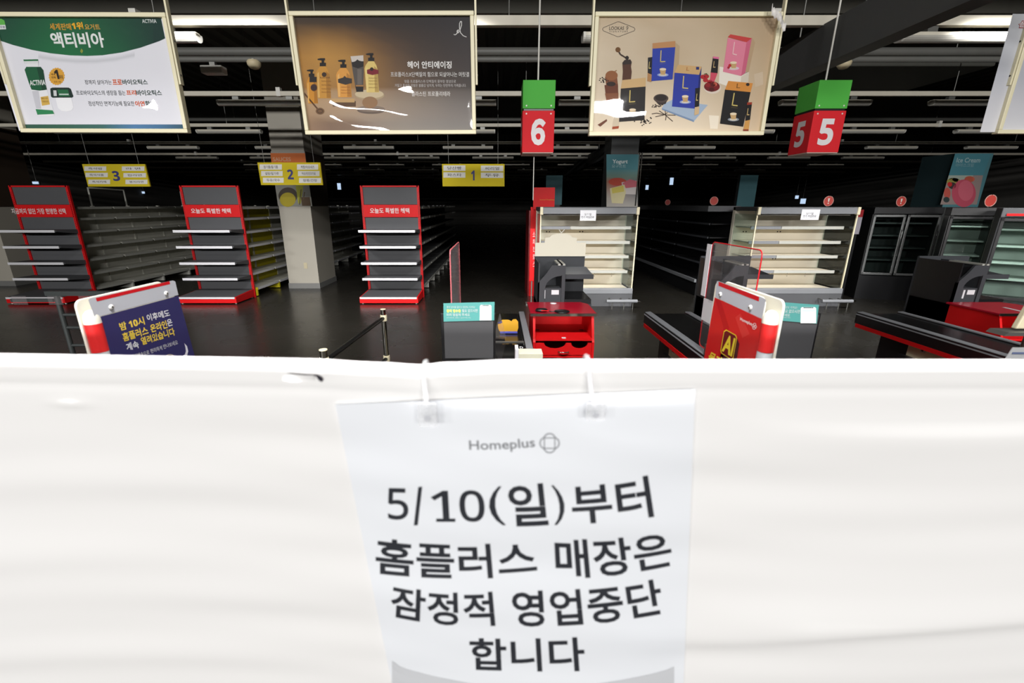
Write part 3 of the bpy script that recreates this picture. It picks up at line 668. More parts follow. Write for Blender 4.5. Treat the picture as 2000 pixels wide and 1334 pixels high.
# ------------------------------------------------------------------ yellow aisle signs
m_sy = mat('yellow_sign_board', (196, 176, 36), 0.7, var=0.03, spec=0.15)
def aisle_sign(num, loc, tilt, label, rows, frame):
    W, H = 1.065, 0.362
    t = thing('aisle_sign', label, 'aisle sign', loc, (tilt, 0, 0.003))
    MB().box(-W / 2, W / 2, 0, 0.03, 0, H).build('board', m_sy, t, 0.003)
    for x in (-0.42, 0.42): MB().tube([(x, 0.015, H), (x, 0.015, ZC - loc[2] + 0.05)], 0.003, 6).build('hanging_wire', m_steel, t)
    A = art_on(t, -0.0006); A.fr = frame
    for (x0, y0, x1, y1, s) in rows[0]:
        A.text('.', 0, 0, 1, 1, (0, 0, 0), 0) if False else None
        A.rect(x0, y0, x1, y1, (214, 212, 206), 1)
        if s: A.text(s, x0 + (x1 - x0) * 0.18, y0 + 9, x1 - (x1 - x0) * 0.18, y1 - 9, (74, 72, 70), 2, 0.01)
    A.text(num, *rows[1], (52, 54, 110), 2, 0.014)
    A.build('printed_panels', t)
aisle_sign('3', (-6.5212, 8.2, 1.9995), 0.03, 'yellow hanging aisle sign with numeral three', (
    [(658, 180, 830, 215, '즉석밥'), (668, 230, 842, 264, '즉석식품'), (690, 283, 860, 318, '즉석카레'), (952, 180, 1128, 215, '라 면'), (964, 232, 1140, 266, '컵라면'), (980, 284, 1152, 318, '봉지라면')],
    (878, 215, 934, 294)), (0, 280, 4))
aisle_sign('2', (-3.5381, 8.2, 2.0244), 0.055, 'yellow hanging aisle sign with numeral two before the column', (
    [(28, 164, 202, 206, '참기름/들기름'), (40, 216, 208, 256, '설탕/밀가루'), (54, 268, 216, 308, '두유/국수'), (320, 164, 486, 206, '케찹/마요네즈'), (328, 216, 496, 256, '떡상/천연조미료'), (336, 270, 508, 310, '장류/간장')],
    (244, 204, 292, 282)), (500, 280, 4))
aisle_sign('1', (-0.4153, 8.2, 2.0029), -0.007, 'yellow hanging aisle sign with numeral one', (
    [(1464, 172, 1636, 215, '당산빵'), (1464, 226, 1636, 268, '파스타'), (1757, 174, 1932, 218, '씨리얼'), (1757, 228, 1932, 270, '두유')],
    (1680, 212, 1708, 290)), (500, 280, 4))

# ------------------------------------------------------------------ red and grey endcap shelves
def endcap_parts(t, head, dy=8.55, shadow=False):
    up = MB()
    for s in (-1, 1):
        up = MB()
        up.box(s * 0.507 - 0.02, s * 0.507 + 0.02, -0.02, 0.02, 0, 2.03)
        o = up.build('upright', m_red, t)
        sl = MB()
        for k in range(60): sl.box(s * 0.507 - 0.006, s * 0.507 + 0.006, -0.0215, -0.0195, 0.14 + 0.03 * k, 0.155 + 0.03 * k)
        sl.build('slots', m_black, o)
    MB().box(-0.507, 0.507, -0.02, 0.02, 2.005, 2.03).build('top_rail', m_red, t)
    for z0, z1 in ((0.16, 0.48), (0.482, 0.80), (0.802, 1.12), (1.122, 1.48), (1.705, 2.004)):
        MB().box(-0.487, 0.487, 0.0, 0.015, z0, z1).build('back_panel', m_dgrey, t)
    hd = MB().box(-0.5, 0.5, -0.03, 0.0, 1.485, 1.70).build('header_board', m_red, t)
    for z in (1.26, 0.985, 0.70, 0.42):
        sh = MB()
        sh.box(-0.5, 0.5, -0.45, -0.005, z - 0.012, z + 0.008)
        o = sh.build('shelf', m_dgrey, t)
        MB().box(-0.495, 0.495, -0.462, -0.45, z - 0.025, z + 0.017).build('price_strip', m_strip, o)
        for s in (-1, 1):
            MB().prism([(-0.005, z - 0.07), (-0.44, z - 0.016), (-0.44, z + 0.012), (-0.005, z + 0.012)], 'x', s * 0.505 - 0.004, s * 0.505 + 0.004).build('shelf_bracket', m_dgrey, o)
    b = MB().prism([(-0.65, 0.02), (-0.02, 0.02), (-0.02, 0.16), (-0.65, 0.125)], 'x', -0.52, 0.52).build('base', m_red, t)
    MB().prism([(-0.64, 0.127), (-0.02, 0.162), (-0.02, 0.166), (-0.64, 0.131)], 'x', -0.5, 0.5).build('base_deck', m_dgrey, b)
    MB().box(-0.51, 0.5, -0.662, -0.65, 0.095, 0.128).build('price_strip', m_strip, b)
    for s in (-1, 1):
        for y in (-0.6, -0.06): MB().lathe([(0.016, 0), (0.016, 0.012), (0.008, 0.014), (0.008, 0.03)], (s * 0.48, y, 0), 12).build('foot', m_white, b)
    return hd
def endcap(x, label, texts, frame):
    t = thing('endcap_shelf', label, 'display shelf', (x, 8.55, 0))
    endcap_parts(t, None)
    A = art_on(t, -0.031); A.fr = frame
    for s in texts: A.text(s[0], *s[1:5], (226, 214, 214), 2, 0.018)
    A.build('header_lettering', t)
    return t
endcap(-1.94, 'red and grey empty endcap shelf standing alone right of the column', [('오늘도 특별한 혜택', 890, 505, 1198, 547)], (500, 280, 4))
endcap(-5.18, 'red and grey empty endcap shelf beside the yellow shelving', [('오늘도 특별한 혜택', 1492, 508, 1802, 548)], (0, 280, 4))
endcap(-8.24, 'red and grey empty endcap shelf at the far left, mostly in shade', [('지금까지 없던 가장 현명한 선택', 90, 508, 512, 552)], (0, 280, 4))

# ------------------------------------------------------------------ shelving runs behind the endcaps
def run(label, x, y0, n, body, first_yellow=False, arches=False):
    t = thing('shelving_run', label, 'supermarket shelving', (x, y0, 0))
    bw = 0.92
    mb = MB(); 
    for k in range(n + 1): MB().box(-0.03, 0.03, k * bw - 0.02, k * bw + 0.02, 0.0, 1.68).build('post', body, t)
    for k in range(n):
        MB().box(-0.012, 0.012, k * bw + 0.02, (k + 1) * bw - 0.02, 0.1, 1.66).build('back_panel', m_yellow if (first_yellow and k < 2) else body, t)
        for s in (-1, 1):
            for i, z in enumerate((0.14, 0.42, 0.68, 0.94, 1.2, 1.44, 1.64)):
                d = 0.46 if i == 0 else 0.40
                tilt = 0.0
                xa, xb = sorted((s * 0.03, s * d))
                o = MB().prism([(xa, z), (xb, z), (xb, z + 0.02), (xa, z + 0.02)], 'y', k * bw + 0.012, (k + 1) * bw - 0.012).build('shelf', m_yellow if (first_yellow and k == 0 and s > 0 and False) else body, t)
                xa, xb = sorted((s * d, s * (d + 0.012)))
                MB().box(xa, xb, k * bw + 0.03, (k + 1) * bw - 0.03, z - 0.018, z + 0.024).build('price_strip', m_strip if first_yellow else m_lgrey, o)
                if first_yellow and k == 0 and s > 0: MB().box(s * (d - 0.05), s * (d + 0.014), 0.002, 0.028, z - 0.02, z + 0.03).build('shelf_end_cap', m_yellow, o)
    for k in range(n + 1):
        for s in (-1, 1):
            xa, xb = sorted((s * 0.03, s * 0.47))
            MB().box(xa, xb, k * bw - 0.02, k * bw + 0.02, 0.015, 0.14).build('foot', m_yellow if (first_yellow and k < 2) else m_lgrey, t)
    if arches:
        for k in (1, 4):
            y = k * bw
            MB().tube([(-0.0, y, 1.66), (-0.0, y, 2.02), (0.0, y + 0.9, 2.02), (0.0, y + 0.9, 1.66)], 0.018, 8).build('arch_frame', m_lgrey, t)
    return t
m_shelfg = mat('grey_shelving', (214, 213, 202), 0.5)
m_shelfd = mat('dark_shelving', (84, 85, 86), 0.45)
run('grey empty shelving run behind the left shaded endcap', -8.24, 8.64, 8, m_shelfg, arches=True)
run('grey and yellow empty shelving run behind the middle endcap', -5.12, 8.64, 8, m_shelfg, first_yellow=True)
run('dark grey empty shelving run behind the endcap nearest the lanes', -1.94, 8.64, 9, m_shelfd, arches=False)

# column wraps
def wrap(t_, label, cat='poster'): pass
t = thing('column_poster', 'orange sauces poster wrapped around the white column', 'poster', (-4.1, 9.488, 1.68))
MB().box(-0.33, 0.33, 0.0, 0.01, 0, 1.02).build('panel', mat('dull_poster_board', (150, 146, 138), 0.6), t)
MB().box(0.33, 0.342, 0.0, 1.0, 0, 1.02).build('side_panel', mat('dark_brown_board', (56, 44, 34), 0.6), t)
A = art_on(t, -0.0006); A.fr = (500, 280, 4)
A.poly([(112, 76), (382, 76), (392, 160), (122, 160)], (196, 102, 44), 1)
A.text('SAUCES', 132, 108, 272, 140, (196, 150, 120), 2, 0.02)
A.poly([(122, 160), (392, 160), (440, 492), (186, 492)], (140, 140, 132), 1)
A.ell(250, 410, 74, 66, (70, 60, 50), 2); A.ell(248, 440, 62, 56, (176, 160, 40), 3); A.poly([(310, 330), (370, 330), (350, 470), (330, 470)], (170, 170, 50), 3); A.poly([(350, 420), (420, 420), (430, 488), (360, 488)], (86, 66, 46), 3)
A.line([(340, 480), (352, 360)], 8, (90, 84, 60), 4); A.line([(370, 440), (380, 380)], 8, (96, 80, 60), 4)
A.build('printed_sheet', t)
t = thing('column_poster', 'dark brown poster wrapped around the column at the far left', 'poster', (-11.07, 9.785, 1.66))
MB().box(-0.55, 0.535, 0.0, 0.012, 0, 1.6).build('panel', mat('dark_brown_board', (56, 44, 34), 0.6), t)
MB().box(0.522, 0.535, 0.012, 1.0, 0, 1.6).build('side_panel', mat('dark_brown_board', (56, 44, 34), 0.6), t)
t = thing('column_poster', 'teal yogurt poster with two fruit cups on the column above the fridge', 'poster', (2.28, 8.69, 1.68))
MB().box(-0.25, 0.25, 0.0, 0.009, 0, 0.88).build('panel', mat('teal_board', (70, 116, 124), 0.6), t)
MB().box(0.25, 0.27, -0.01, 0.02, 0, 0.92).build('edge_strip', m_chrome, t)
MB().box(0.30, 0.315, 0.0, 0.03, 0, 0.92).build('edge_strip', m_chrome, t)
A = art_on(t, -0.0006); A.fr = (1000, 280, 4)
A.mesh([738, 800, 860, 920, 982], [86, 200, 262, 300, 400, 496], [[(62, 114, 124)] * 5, [(64, 116, 124)] * 5, [(116, 142, 130)] * 5, [(150, 110, 90), (176, 70, 54), (170, 90, 80), (140, 130, 130), (120, 120, 122)], [(170, 160, 150), (180, 150, 140), (150, 140, 136), (140, 134, 134), (130, 130, 132)], [(180, 176, 170)] * 5], 1)
A.text('Yogurt', 784, 126, 904, 166, (190, 200, 200), 2, 0.03); A.text('요구르트', 780, 166, 890, 192, (150, 176, 178), 2)
A.ell(824, 300, 70, 30, (186, 72, 52), 2)
A.poly([(856, 304), (980, 290), (974, 400), (870, 396)], (206, 198, 196), 3); A.poly([(862, 312), (920, 280), (976, 296), (974, 340), (890, 350)], (196, 100, 112), 4)
A.poly([(764, 352), (880, 322), (890, 384), (866, 470), (780, 466)], (216, 206, 160), 5); A.poly([(778, 350), (870, 330), (876, 376), (784, 392)], (212, 196, 96), 6)
A.build('printed_sheet', t)
t = thing('column_poster', 'teal ice cream poster with a pink scoop high on the right column', 'poster', (8.35, 8.49, 1.66))
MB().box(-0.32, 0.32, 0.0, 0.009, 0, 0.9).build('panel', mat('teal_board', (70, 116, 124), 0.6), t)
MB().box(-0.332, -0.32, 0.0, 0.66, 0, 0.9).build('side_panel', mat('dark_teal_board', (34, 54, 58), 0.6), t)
A = art_on(t, -0.0006); A.fr = (1500, 280, 4)
def sl(x, y): return (x - 0.293 * (y - 80) + (0 if x < 1600 else -0.0 * y), y)
A.poly([sl(1462, 80), (1745, 80), (1680, 250), sl(1462, 250)], (70, 124, 136), 1); A.poly([sl(1462, 250), (1680, 250), (1632, 478), sl(1462, 478)], (140, 124, 120), 1)
A.poly([sl(1462, 250), (1600, 250), (1600, 300), sl(1462, 300)], (150, 160, 150), 2)
A.ell(1530, 390, 94, 108, (176, 74, 92), 3); A.ell(1575, 280, 40, 24, (184, 90, 70), 2); A.ell(1450, 300, 54, 30, (140, 130, 70), 2); A.ell(1400, 390, 26, 44, (176, 80, 70), 2); A.ell(1440, 330, 30, 26, (60, 50, 50), 3); A.ell(1394, 440, 24, 22, (50, 60, 60), 3); A.ell(1420, 320, 18, 18, (180, 40, 40), 4)
A.ell(1545, 370, 60, 80, (190, 92, 108), 4)
A.text('Ice Cream', 1474, 112, 1660, 150, (150, 176, 180), 4, 0.02); A.text('아이스크림', 1466, 156, 1606, 184, (130, 160, 166), 4)
A.build('printed_sheet', t)
for x, y, z, lb in ((1.72, 14.5, 1.95, 'dim teal poster panel deep behind the red shelf end'), (7.1, 13.5, 1.9, 'dim teal poster panel deep behind the right open fridge')):
    t = thing('column_poster', lb, 'poster', (x, y, 0))
    MB().box(-0.25, 0.25, 0.0, 0.03, z - 0.25, z + 0.6).build('panel', mat('teal_board', (70, 116, 124), 0.6), t)
    MB().box(-0.2, 0.2, 0.03, 0.25, 0, z + 0.6).build('pillar', m_dgrey, t)

# red shelf end with fire sign
t = thing('red_shelf_end', 'tall red shelf end left of the left open fridge', 'display shelf', (0.78, 8.65, 0))
MB().box(-0.17, 0.25, 0.0, 0.05, 0, 1.66).build('panel', m_red, t)
MB().box(-0.13, 0.26, -0.03, 0.0, 1.62, 2.0).build('header_board', m_red, t)
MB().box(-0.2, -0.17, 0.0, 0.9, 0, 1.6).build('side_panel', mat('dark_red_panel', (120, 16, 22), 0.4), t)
A = art_on(t, -0.031); A.fr = (1000, 280, 4); A.text('home♡holiday', 218, 434, 332, 448, (196, 150, 40), 1); A.build('header_lettering', t)
t = thing('fire_sign', 'narrow red upright sign with white lettering left of the fridge', 'sign', (0.6, 7.9, 0))
MB().box(-0.045, 0.035, 0, 0.02, 0.42, 1.31).build('board', m_red, t)
MB().box(-0.01, 0.01, 0.02, 0.04, 0.0, 1.2).build('post', m_steel, t)
MB().box(-0.1, 0.1, -0.08, 0.1, 0.0, 0.02).build('foot', m_steel, t)
A = art_on(t, -0.001); A.fr = (1000, 280, 4)
for i, s in enumerate('소화전호스'): A.text(s, 162, 690 + i * 58, 182, 730 + i * 58, (226, 190, 190), 1)
A.build('lettering', t)

# ------------------------------------------------------------------ open multideck fridges
def fridge(label, x0, x1, notice):
    W = x1 - x0
    t = thing('open_fridge', label, 'open fridge', (x0, 7.75, 0))
    MB().box(0, W, 0.72, 0.80, 0.1, 1.66).build('back_panel', m_beige, t)
    bk = MB()
    MB().box(0, W, 0.0, 0.8, 1.60, 1.665).build('canopy', m_dgrey, t, 0.006)
    c = MB().box(0.05, W - 0.05, -0.02, 0.0, 1.555, 1.655).build('fascia', m_mgrey, t, 0.004)
    for s in (0, 1): MB().box(s * (W - 0.05), s * (W - 0.05) + 0.05, -0.03, 0.03, 1.54, 1.665).build('fascia_end', m_cream, t, 0.008)
    MB().box(0.06, W - 0.06, 0.1, 0.16, 1.53, 1.60).build('light_valance', m_white, t)
    for s in (0, 1):
        x = s * (W - 0.03)
        g = MB().prism([(0.02, 0.30), (0.72, 0.30), (0.72, 1.55), (0.02, 1.55)], 'x', x + 0.01, x + 0.02).build('side_glass', m_glass, t)
        MB().box(x + 0.006, x + 0.024, 0.0, 0.02, 0.28, 1.55).build('side_frame', m_cream, g)
    for i, z in enumerate((1.33, 1.085, 0.84, 0.58)):
        o = MB().box(0.04, W - 0.06, 0.2, 0.72, z - 0.015, z + 0.005).build('shelf', m_beige, t)
        MB().box(0.04, W * 0.33, 0.185, 0.2, z - 0.032, z + 0.018).build('price_rail', m_mgrey, o)
        MB().box(W * 0.335, W - 0.06, 0.185, 0.2, z - 0.032, z + 0.018).build('price_rail', m_lgrey, o)
        for j in range(2):
            for k in range(2): MB().lathe([(0.012, 0), (0.012, 0.003)], (W * (0.12 + 0.37 * j) + 0.05 * k, 0.716, z - 0.1), 10, 'y').build('peg_hole', m_black, t) if i in (0, 2) else None
    for j in range(4):
        for k in range(2): MB().lathe([(0.007, 0), (0.007, 0.003)], (W * (0.28 + 0.2 * j), 0.716, 0.42 + 0.05 * k), 8, 'y').build('peg_hole', m_black, t)
    MB().box(0.03, W - 0.03, 0.04, 0.72, 0.24, 0.28).build('bottom_deck', m_beige, t)
    MB().box(0.0, W, -0.03, 0.05, 0.22, 0.315).build('front_lip', m_mgrey, t, 0.01)
    MB().box(0.0, W, -0.02, 0.78, 0.0, 0.23).build('plinth', m_dgrey, t)
    b = MB().tube([(W - 0.5, -0.26, 0.14), (W + 0.02, -0.26, 0.14)], 0.03, 14).build('bumper', m_mgrey, t)
    MB().lathe([(0.02, 0), (0.02, 0.05)], (W + 0.02, -0.26, 0.14), 12, 'x').build('bumper_cap', m_chrome, b)
    for x in (W - 0.4, W - 0.2, W - 0.05):
        MB().tube([(x, -0.26, 0.13), (x, -0.26, 0.0)], 0.008, 8).build('bumper_leg', m_steel, b)
        MB().tube([(x, -0.26, 0.14), (x, -0.02, 0.14)], 0.008, 8).build('bumper_stay', m_steel, b)
    return t
f1 = fridge('white lined empty open fridge behind the red till cabinet', 0.70, 2.34, None)
f2 = fridge('white lined empty open fridge right of the dark aisle', 4.29, 5.98, None)
for fx, (ax, ay, bx, by), lb, fr_, tx in ((f1, (534, 522, 654, 604), 'white paper notice taped to the fascia of the left open fridge', (1000, 280, 4), ((568, 545, 620, 565), (540, 568, 642, 586))),
                             (f2, (268, 516, 394, 598), 'white paper notice taped to the fascia of the right open fridge', (1500, 280, 4), ((300, 540, 354, 558), (274, 560, 376, 578)))):
    t = thing('paper_notice', lb, 'notice', (0, 7.725, 0))
    s0 = plane_surf(M_of(t)); P0 = s0(fr_[0] + ax / 4, fr_[1] + ay / 4, 0); P1 = s0(fr_[0] + bx / 4, fr_[1] + by / 4, 0)
    MB().box(P0.x, P1.x, 0, 0.002, P1.z, P0.z).build('sheet', mat('white_paper', (232, 232, 236), 0.6, var=0.02), t)
    A = art_on(t, -0.0006); A.fr = fr_
    A.text('5/11일', *tx[0], (70, 70, 80), 1, 0.01); A.text('전기 작업완료', *tx[1], (70, 70, 80), 1, 0.01)
    A.build('lettering', t)

# dark chest and multideck run in the aisle between the fridges
t = thing('dark_fridge_run', 'long dark unlit fridge run along the aisle between the open fridges', 'open fridge', (3.9, 8.7, 0))
n = 5
MB().box(0.5, 0.6, 0, 6.5, 0.0, 1.66).build('back_panel', m_black, t)
MB().box(0.0, 0.6, 0, 6.5, 1.58, 1.68).build('canopy', m_dgrey, t)
MB().box(-0.05, 0.6, 0, 6.5, 0.0, 0.3).build('base', m_black, t)
MB().box(-0.09, -0.05, 0, 6.5, 0.26, 0.32).build('bumper', m_mgrey, t)
for z in (0.6, 0.85, 1.1, 1.35):
    for k in range(4):
        o = MB().box(0.12, 0.5, 0.05 + 1.6 * k, 1.6 + 1.6 * k, z - 0.01, z + 0.01).build('shelf', m_black, t)
        MB().box(0.1, 0.12, 0.1 + 1.6 * k, 1.55 + 1.6 * k, z - 0.016, z + 0.016).build('price_rail', m_rack, o)

# round warning discs on top of fridges
m_disc = mat('dull_red_disc', (178, 62, 54), 0.5)
for i, (px, py, Y, lb, r) in enumerate(((1617, 397, 7.95, 'round red warning disc with exclamation mark on the right open fridge', 0.08),
                    (1759, 396, 8.5, 'round red disc sign on the two door freezer', 0.085), (1303, 404, 11.2, 'small round red disc sign on the dark fridge run, left one', 0.06),
                    (1393, 402, 9.0, 'small round red disc sign on the dark fridge run, right one', 0.075), (1933, 396, 7.15, 'round red disc sign above the single glass door freezer', 0.085))):
    p = atY(px, py, Y); top = 1.684 if i in (2, 3) else 1.667 if i == 0 else 1.662; p.z = max(p.z, top + r + 0.012)
    t = thing('warning_disc', lb, 'sign', (p.x, Y, p.z))
    MB().lathe([(r, -0.005), (r, 0.005)], n=26, axis='y').build('disc', m_disc, t)
    ring = [(r * math.cos(2 * math.pi * k / 26), -0.004, r * math.sin(2 * math.pi * k / 26)) for k in range(27)]
    MB().tube(ring, 0.006, 6).build('rim', mat('pale_red_rim', (196, 150, 140), 0.5), t)
    if i in (0, 1): MB().prism([(-0.016, 0.045), (0.016, 0.045), (0.007, -0.012), (-0.007, -0.012)], 'y', -0.008, -0.004).box(-0.009, 0.009, -0.008, -0.004, -0.045, -0.025).build('mark', m_white, t)
    MB().box(-0.01, 0.01, 0.006, 0.016, top - p.z, 0).build('stem', m_steel, t)

# ------------------------------------------------------------------ glass door freezers
m_silver = mat('brushed_silver_trim', (176, 178, 178), 0.25, metal=0.8)
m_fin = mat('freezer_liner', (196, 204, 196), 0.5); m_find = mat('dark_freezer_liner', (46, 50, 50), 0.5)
def freezer(label, x0, x1, y, depth, doors, liner, trim, zt=1.66, zd0=0.5, red=False):
    W = x1 - x0
    t = thing('glass_door_freezer', label, 'freezer', (x0, y, 0))
    MB().box(0, W, 0.02, depth, 0, zd0 - 0.06).build('base', m_black, t)
    MB().box(0, W, 0.0, depth, zt - 0.12, zt).build('canopy', m_black if not red else m_dgrey, t, 0.008)
    MB().box(0, W, depth - 0.04, depth, zd0 - 0.06, zt - 0.12).build('back_panel', liner, t)
    for x in (0, W - 0.05): MB().box(x, x + 0.05, 0.03, depth - 0.04, zd0 - 0.06, zt - 0.12).build('side_panel', m_black if not red else m_dgrey, t)
    for z in (0.72, 0.94, 1.16, 1.38): MB().box(0.05, W - 0.05, 0.14, depth - 0.04, z - 0.012, z + 0.012).build('shelf', liner, t)
    if red: MB().box(0.05, W, -0.012, 0.0, zt - 0.1, zt - 0.07).build('red_band', m_red, t)
    dw = W / doors
    for k in range(doors):
        xa, xb = k * dw + 0.015, (k + 1) * dw - 0.015; za, zb = zd0 - 0.04, zt - 0.13
        d = MB().box(xa, xa + 0.035, 0, 0.03, za, zb).box(xb - 0.035, xb, 0, 0.03, za, zb).box(xa, xb, 0, 0.03, za, za + 0.04).box(xa, xb, 0, 0.03, zb - 0.04, zb).build('door', trim, t, 0.004)
        MB().box(xa + 0.035, xb - 0.035, 0.012, 0.018, za + 0.04, zb - 0.04).build('pane', m_glass, d)
        MB().tube([(xb - 0.02, -0.005, 0.8), (xb - 0.02, -0.04, 0.82), (xb - 0.02, -0.04, 1.25), (xb - 0.02, -0.005, 1.27)], 0.008, 8).build('handle', m_silver, d)
    return t
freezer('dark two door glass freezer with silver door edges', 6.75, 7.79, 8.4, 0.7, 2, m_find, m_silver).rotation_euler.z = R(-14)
freezer('single door glass freezer with black frame and pale inside', 6.96, 7.48, 7.2, 0.66, 1, m_fin, m_black).rotation_euler.z = R(-38)
freezer('red topped glass freezer at the right edge of the photo', 6.67, 8.3, 6.2, 0.7, 2, m_fin, m_black, red=True).rotation_euler.z = R(-42)
t = thing('notice_strip', 'narrow upright grey and red notice strip beside the right open fridge', 'sign', (6.12, 7.9, 0))
MB().box(-0.05, 0.05, 0, 0.015, 1.22, 1.5).build('card', mat('grey_card', (120, 116, 124), 0.5), t)
MB().box(-0.05, 0.05, 0, 0.015, 1.5, 1.62).build('red_card', mat('dark_red_panel', (120, 16, 22), 0.4), t)
MB().box(-0.03, 0.03, 0.015, 0.04, 0, 1.62).build('post', m_black, t)

# ------------------------------------------------------------------ checkouts
def conveyor(label, x0, x1, body=True, y0=2.2, y1=3.85):
    t = thing('checkout_conveyor', label, 'checkout counter', (x0, 0, 0))
    W = x1 - x0
    MB().box(0.052, W - 0.052, y0, y1, 0.74, 0.79).build('belt', m_belt, t, 0.01)
    for a, b, s in ((0, 0.052, 1), (W - 0.052, W, -1)):
        o = MB().box(a, b, y0, y1 + 0.02, 0.70, 0.795).build('side_skirt', m_black, t)
        pr = [(a - 0.004, 0.775), (b, 0.785), (b, 0.802), (a + 0.006, 0.798)] if s > 0 else [(a, 0.785), (b, 0.785), (b - 0.004, 0.802), (a + 0.004, 0.802)]
        MB().prism(pr, 'y', y0, y1 + 0.02).build('side_rail', m_mgrey, t)
        MB().box(a - 0.004 if s > 0 else a, b if s > 0 else b + 0.004, y0, y1, 0.668, 0.70).build('red_trim', m_red, t)
    MB().box(0.03, W - 0.03, y0, y1, 0.66, 0.74).build('tray', m_black, t)
    bd = MB().box(0.05, W - 0.03, y0, 3.36, 0, 0.67).build('cabinet', m_cream, t)
    MB().box(0.02, 0.05, y0, 3.4, 0.52, 0.57).build('bumper_strip', m_black, t)
    MB().box(0.08, W - 0.08, 3.36, 3.66, 0, 0.66).build('support_leg', m_black, t)
    return t
cv6 = conveyor('black checkout conveyor under the yellow card, lane six', -0.22, 0.235)
cv5 = conveyor('black checkout conveyor beside the acrylic shield, lane five', 1.293, 1.70)
cv4 = conveyor('black checkout conveyor with two grey rails at the right', 3.16, 3.57)
# small stickers on conveyor cabinets
for px, py, lb, X in ((1315, 686, 'small white switch label on the cream cabinet of lane five', 1.343), (1803, 685, 'small white switch label on the cream cabinet at the right', 3.21)):
    d = ray(px, py); q = EYE + d * (X / d.x)
    o = MB().box(X - 0.006, X, q.y - 0.018, q.y + 0.018, q.z - 0.016, q.z + 0.016).build('switch_label', m_white)
    MB().box(X - 0.007, X - 0.006, q.y - 0.008, q.y + 0.008, q.z - 0.006, q.z + 0.008).build('emblem', m_black if X > 2 else m_red, o)
    tag(o, lb, 'label')

def till_cabinet(label, x0, open_front=True):
    W = 0.515
    t = thing('till_cabinet', label, 'cabinet', (x0, 3.4, 0))
    MB().prism([(-0.0, 0.0), (W, 0.0), (W, 0.36), (W - 0.05, 0.44), (0.0, 0.44)], 'z', 0.878, 0.893).build('worktop', m_dred, t, 0.003)
    MB().box(-0.002, W + 0.002, -0.006, 0.0, 0.874, 0.895).build('worktop_edge', m_chrome, t)
    for x in (0.02, W - 0.038):
        MB().prism([(0.02, 0.876), (0.42, 0.876), (0.42, 0.0), (-0.06, 0.0), (-0.06, 0.68), (-0.045, 0.70)], 'x', x, x + 0.018).build('side_panel', m_red, t)
    MB().box(0.03, W - 0.03, 0.40, 0.42, 0.0, 0.876).build('back_panel', m_red, t)
    MB().box(0.038, W - 0.038, -0.055, 0.40, 0.69, 0.705).build('shelf', m_red, t)
    # drawer with two scooped cut-outs
    dz0, dz1 = 0.575, 0.672
    pts = [(0.04, dz0), (W - 0.04, dz0), (W - 0.04, dz1)]
    for c, r in ((W * 0.74, 0.065), (W * 0.37, 0.085)):
        pts.append((c + r, dz1))
        for k in range(9):
            a = math.pi * k / 8; pts.append((c + r * math.cos(a), dz1 - 0.045 * math.sin(a)))
        pts.append((c - r, dz1))
    pts.append((0.04, dz1))
    dr = MB().prism(pts, 'y', -0.058, -0.045).build('drawer', m_red, t)
    MB().box(0.045, W - 0.045, -0.045, 0.38, dz0, dz0 + 0.01).box(0.045, W - 0.045, 0.34, 0.36, dz0, dz1 - 0.01).build('drawer_tray', mat('beige_drawer_lining', (150, 124, 96), 0.6), dr)
    MB().tube([(W * 0.42, -0.06, 0.606), (W * 0.44, -0.078, 0.603), (W * 0.5, -0.082, 0.602), (W * 0.56, -0.078, 0.603), (W * 0.58, -0.06, 0.606)], 0.005, 8).build('handle', m_chrome, dr)
    MB().box(0.038, W - 0.038, -0.055, 0.40, 0.553, 0.568).build('drawer_runner', m_red, t)
    MB().box(0.038, W - 0.038, -0.02, 0.38, 0.44, 0.45).build('shelf', m_red, t)
    MB().box(0.038, W - 0.038, -0.05, 0.38, 0.0, 0.08).build('kick_plate', m_red, t)
    for x in (0.06, W - 0.09): MB().box(x, x + 0.03, 0.2, 0.22, 0.705, 0.708).build('slot', m_black, t)
    return t
t6 = till_cabinet('red open till cabinet with drawer in the middle of the photo', 0.255)
till_cabinet('red till cabinet behind the red sign panel, lane five', 1.83)
till_cabinet('red till cabinet at the right edge with dark red side', 3.89)

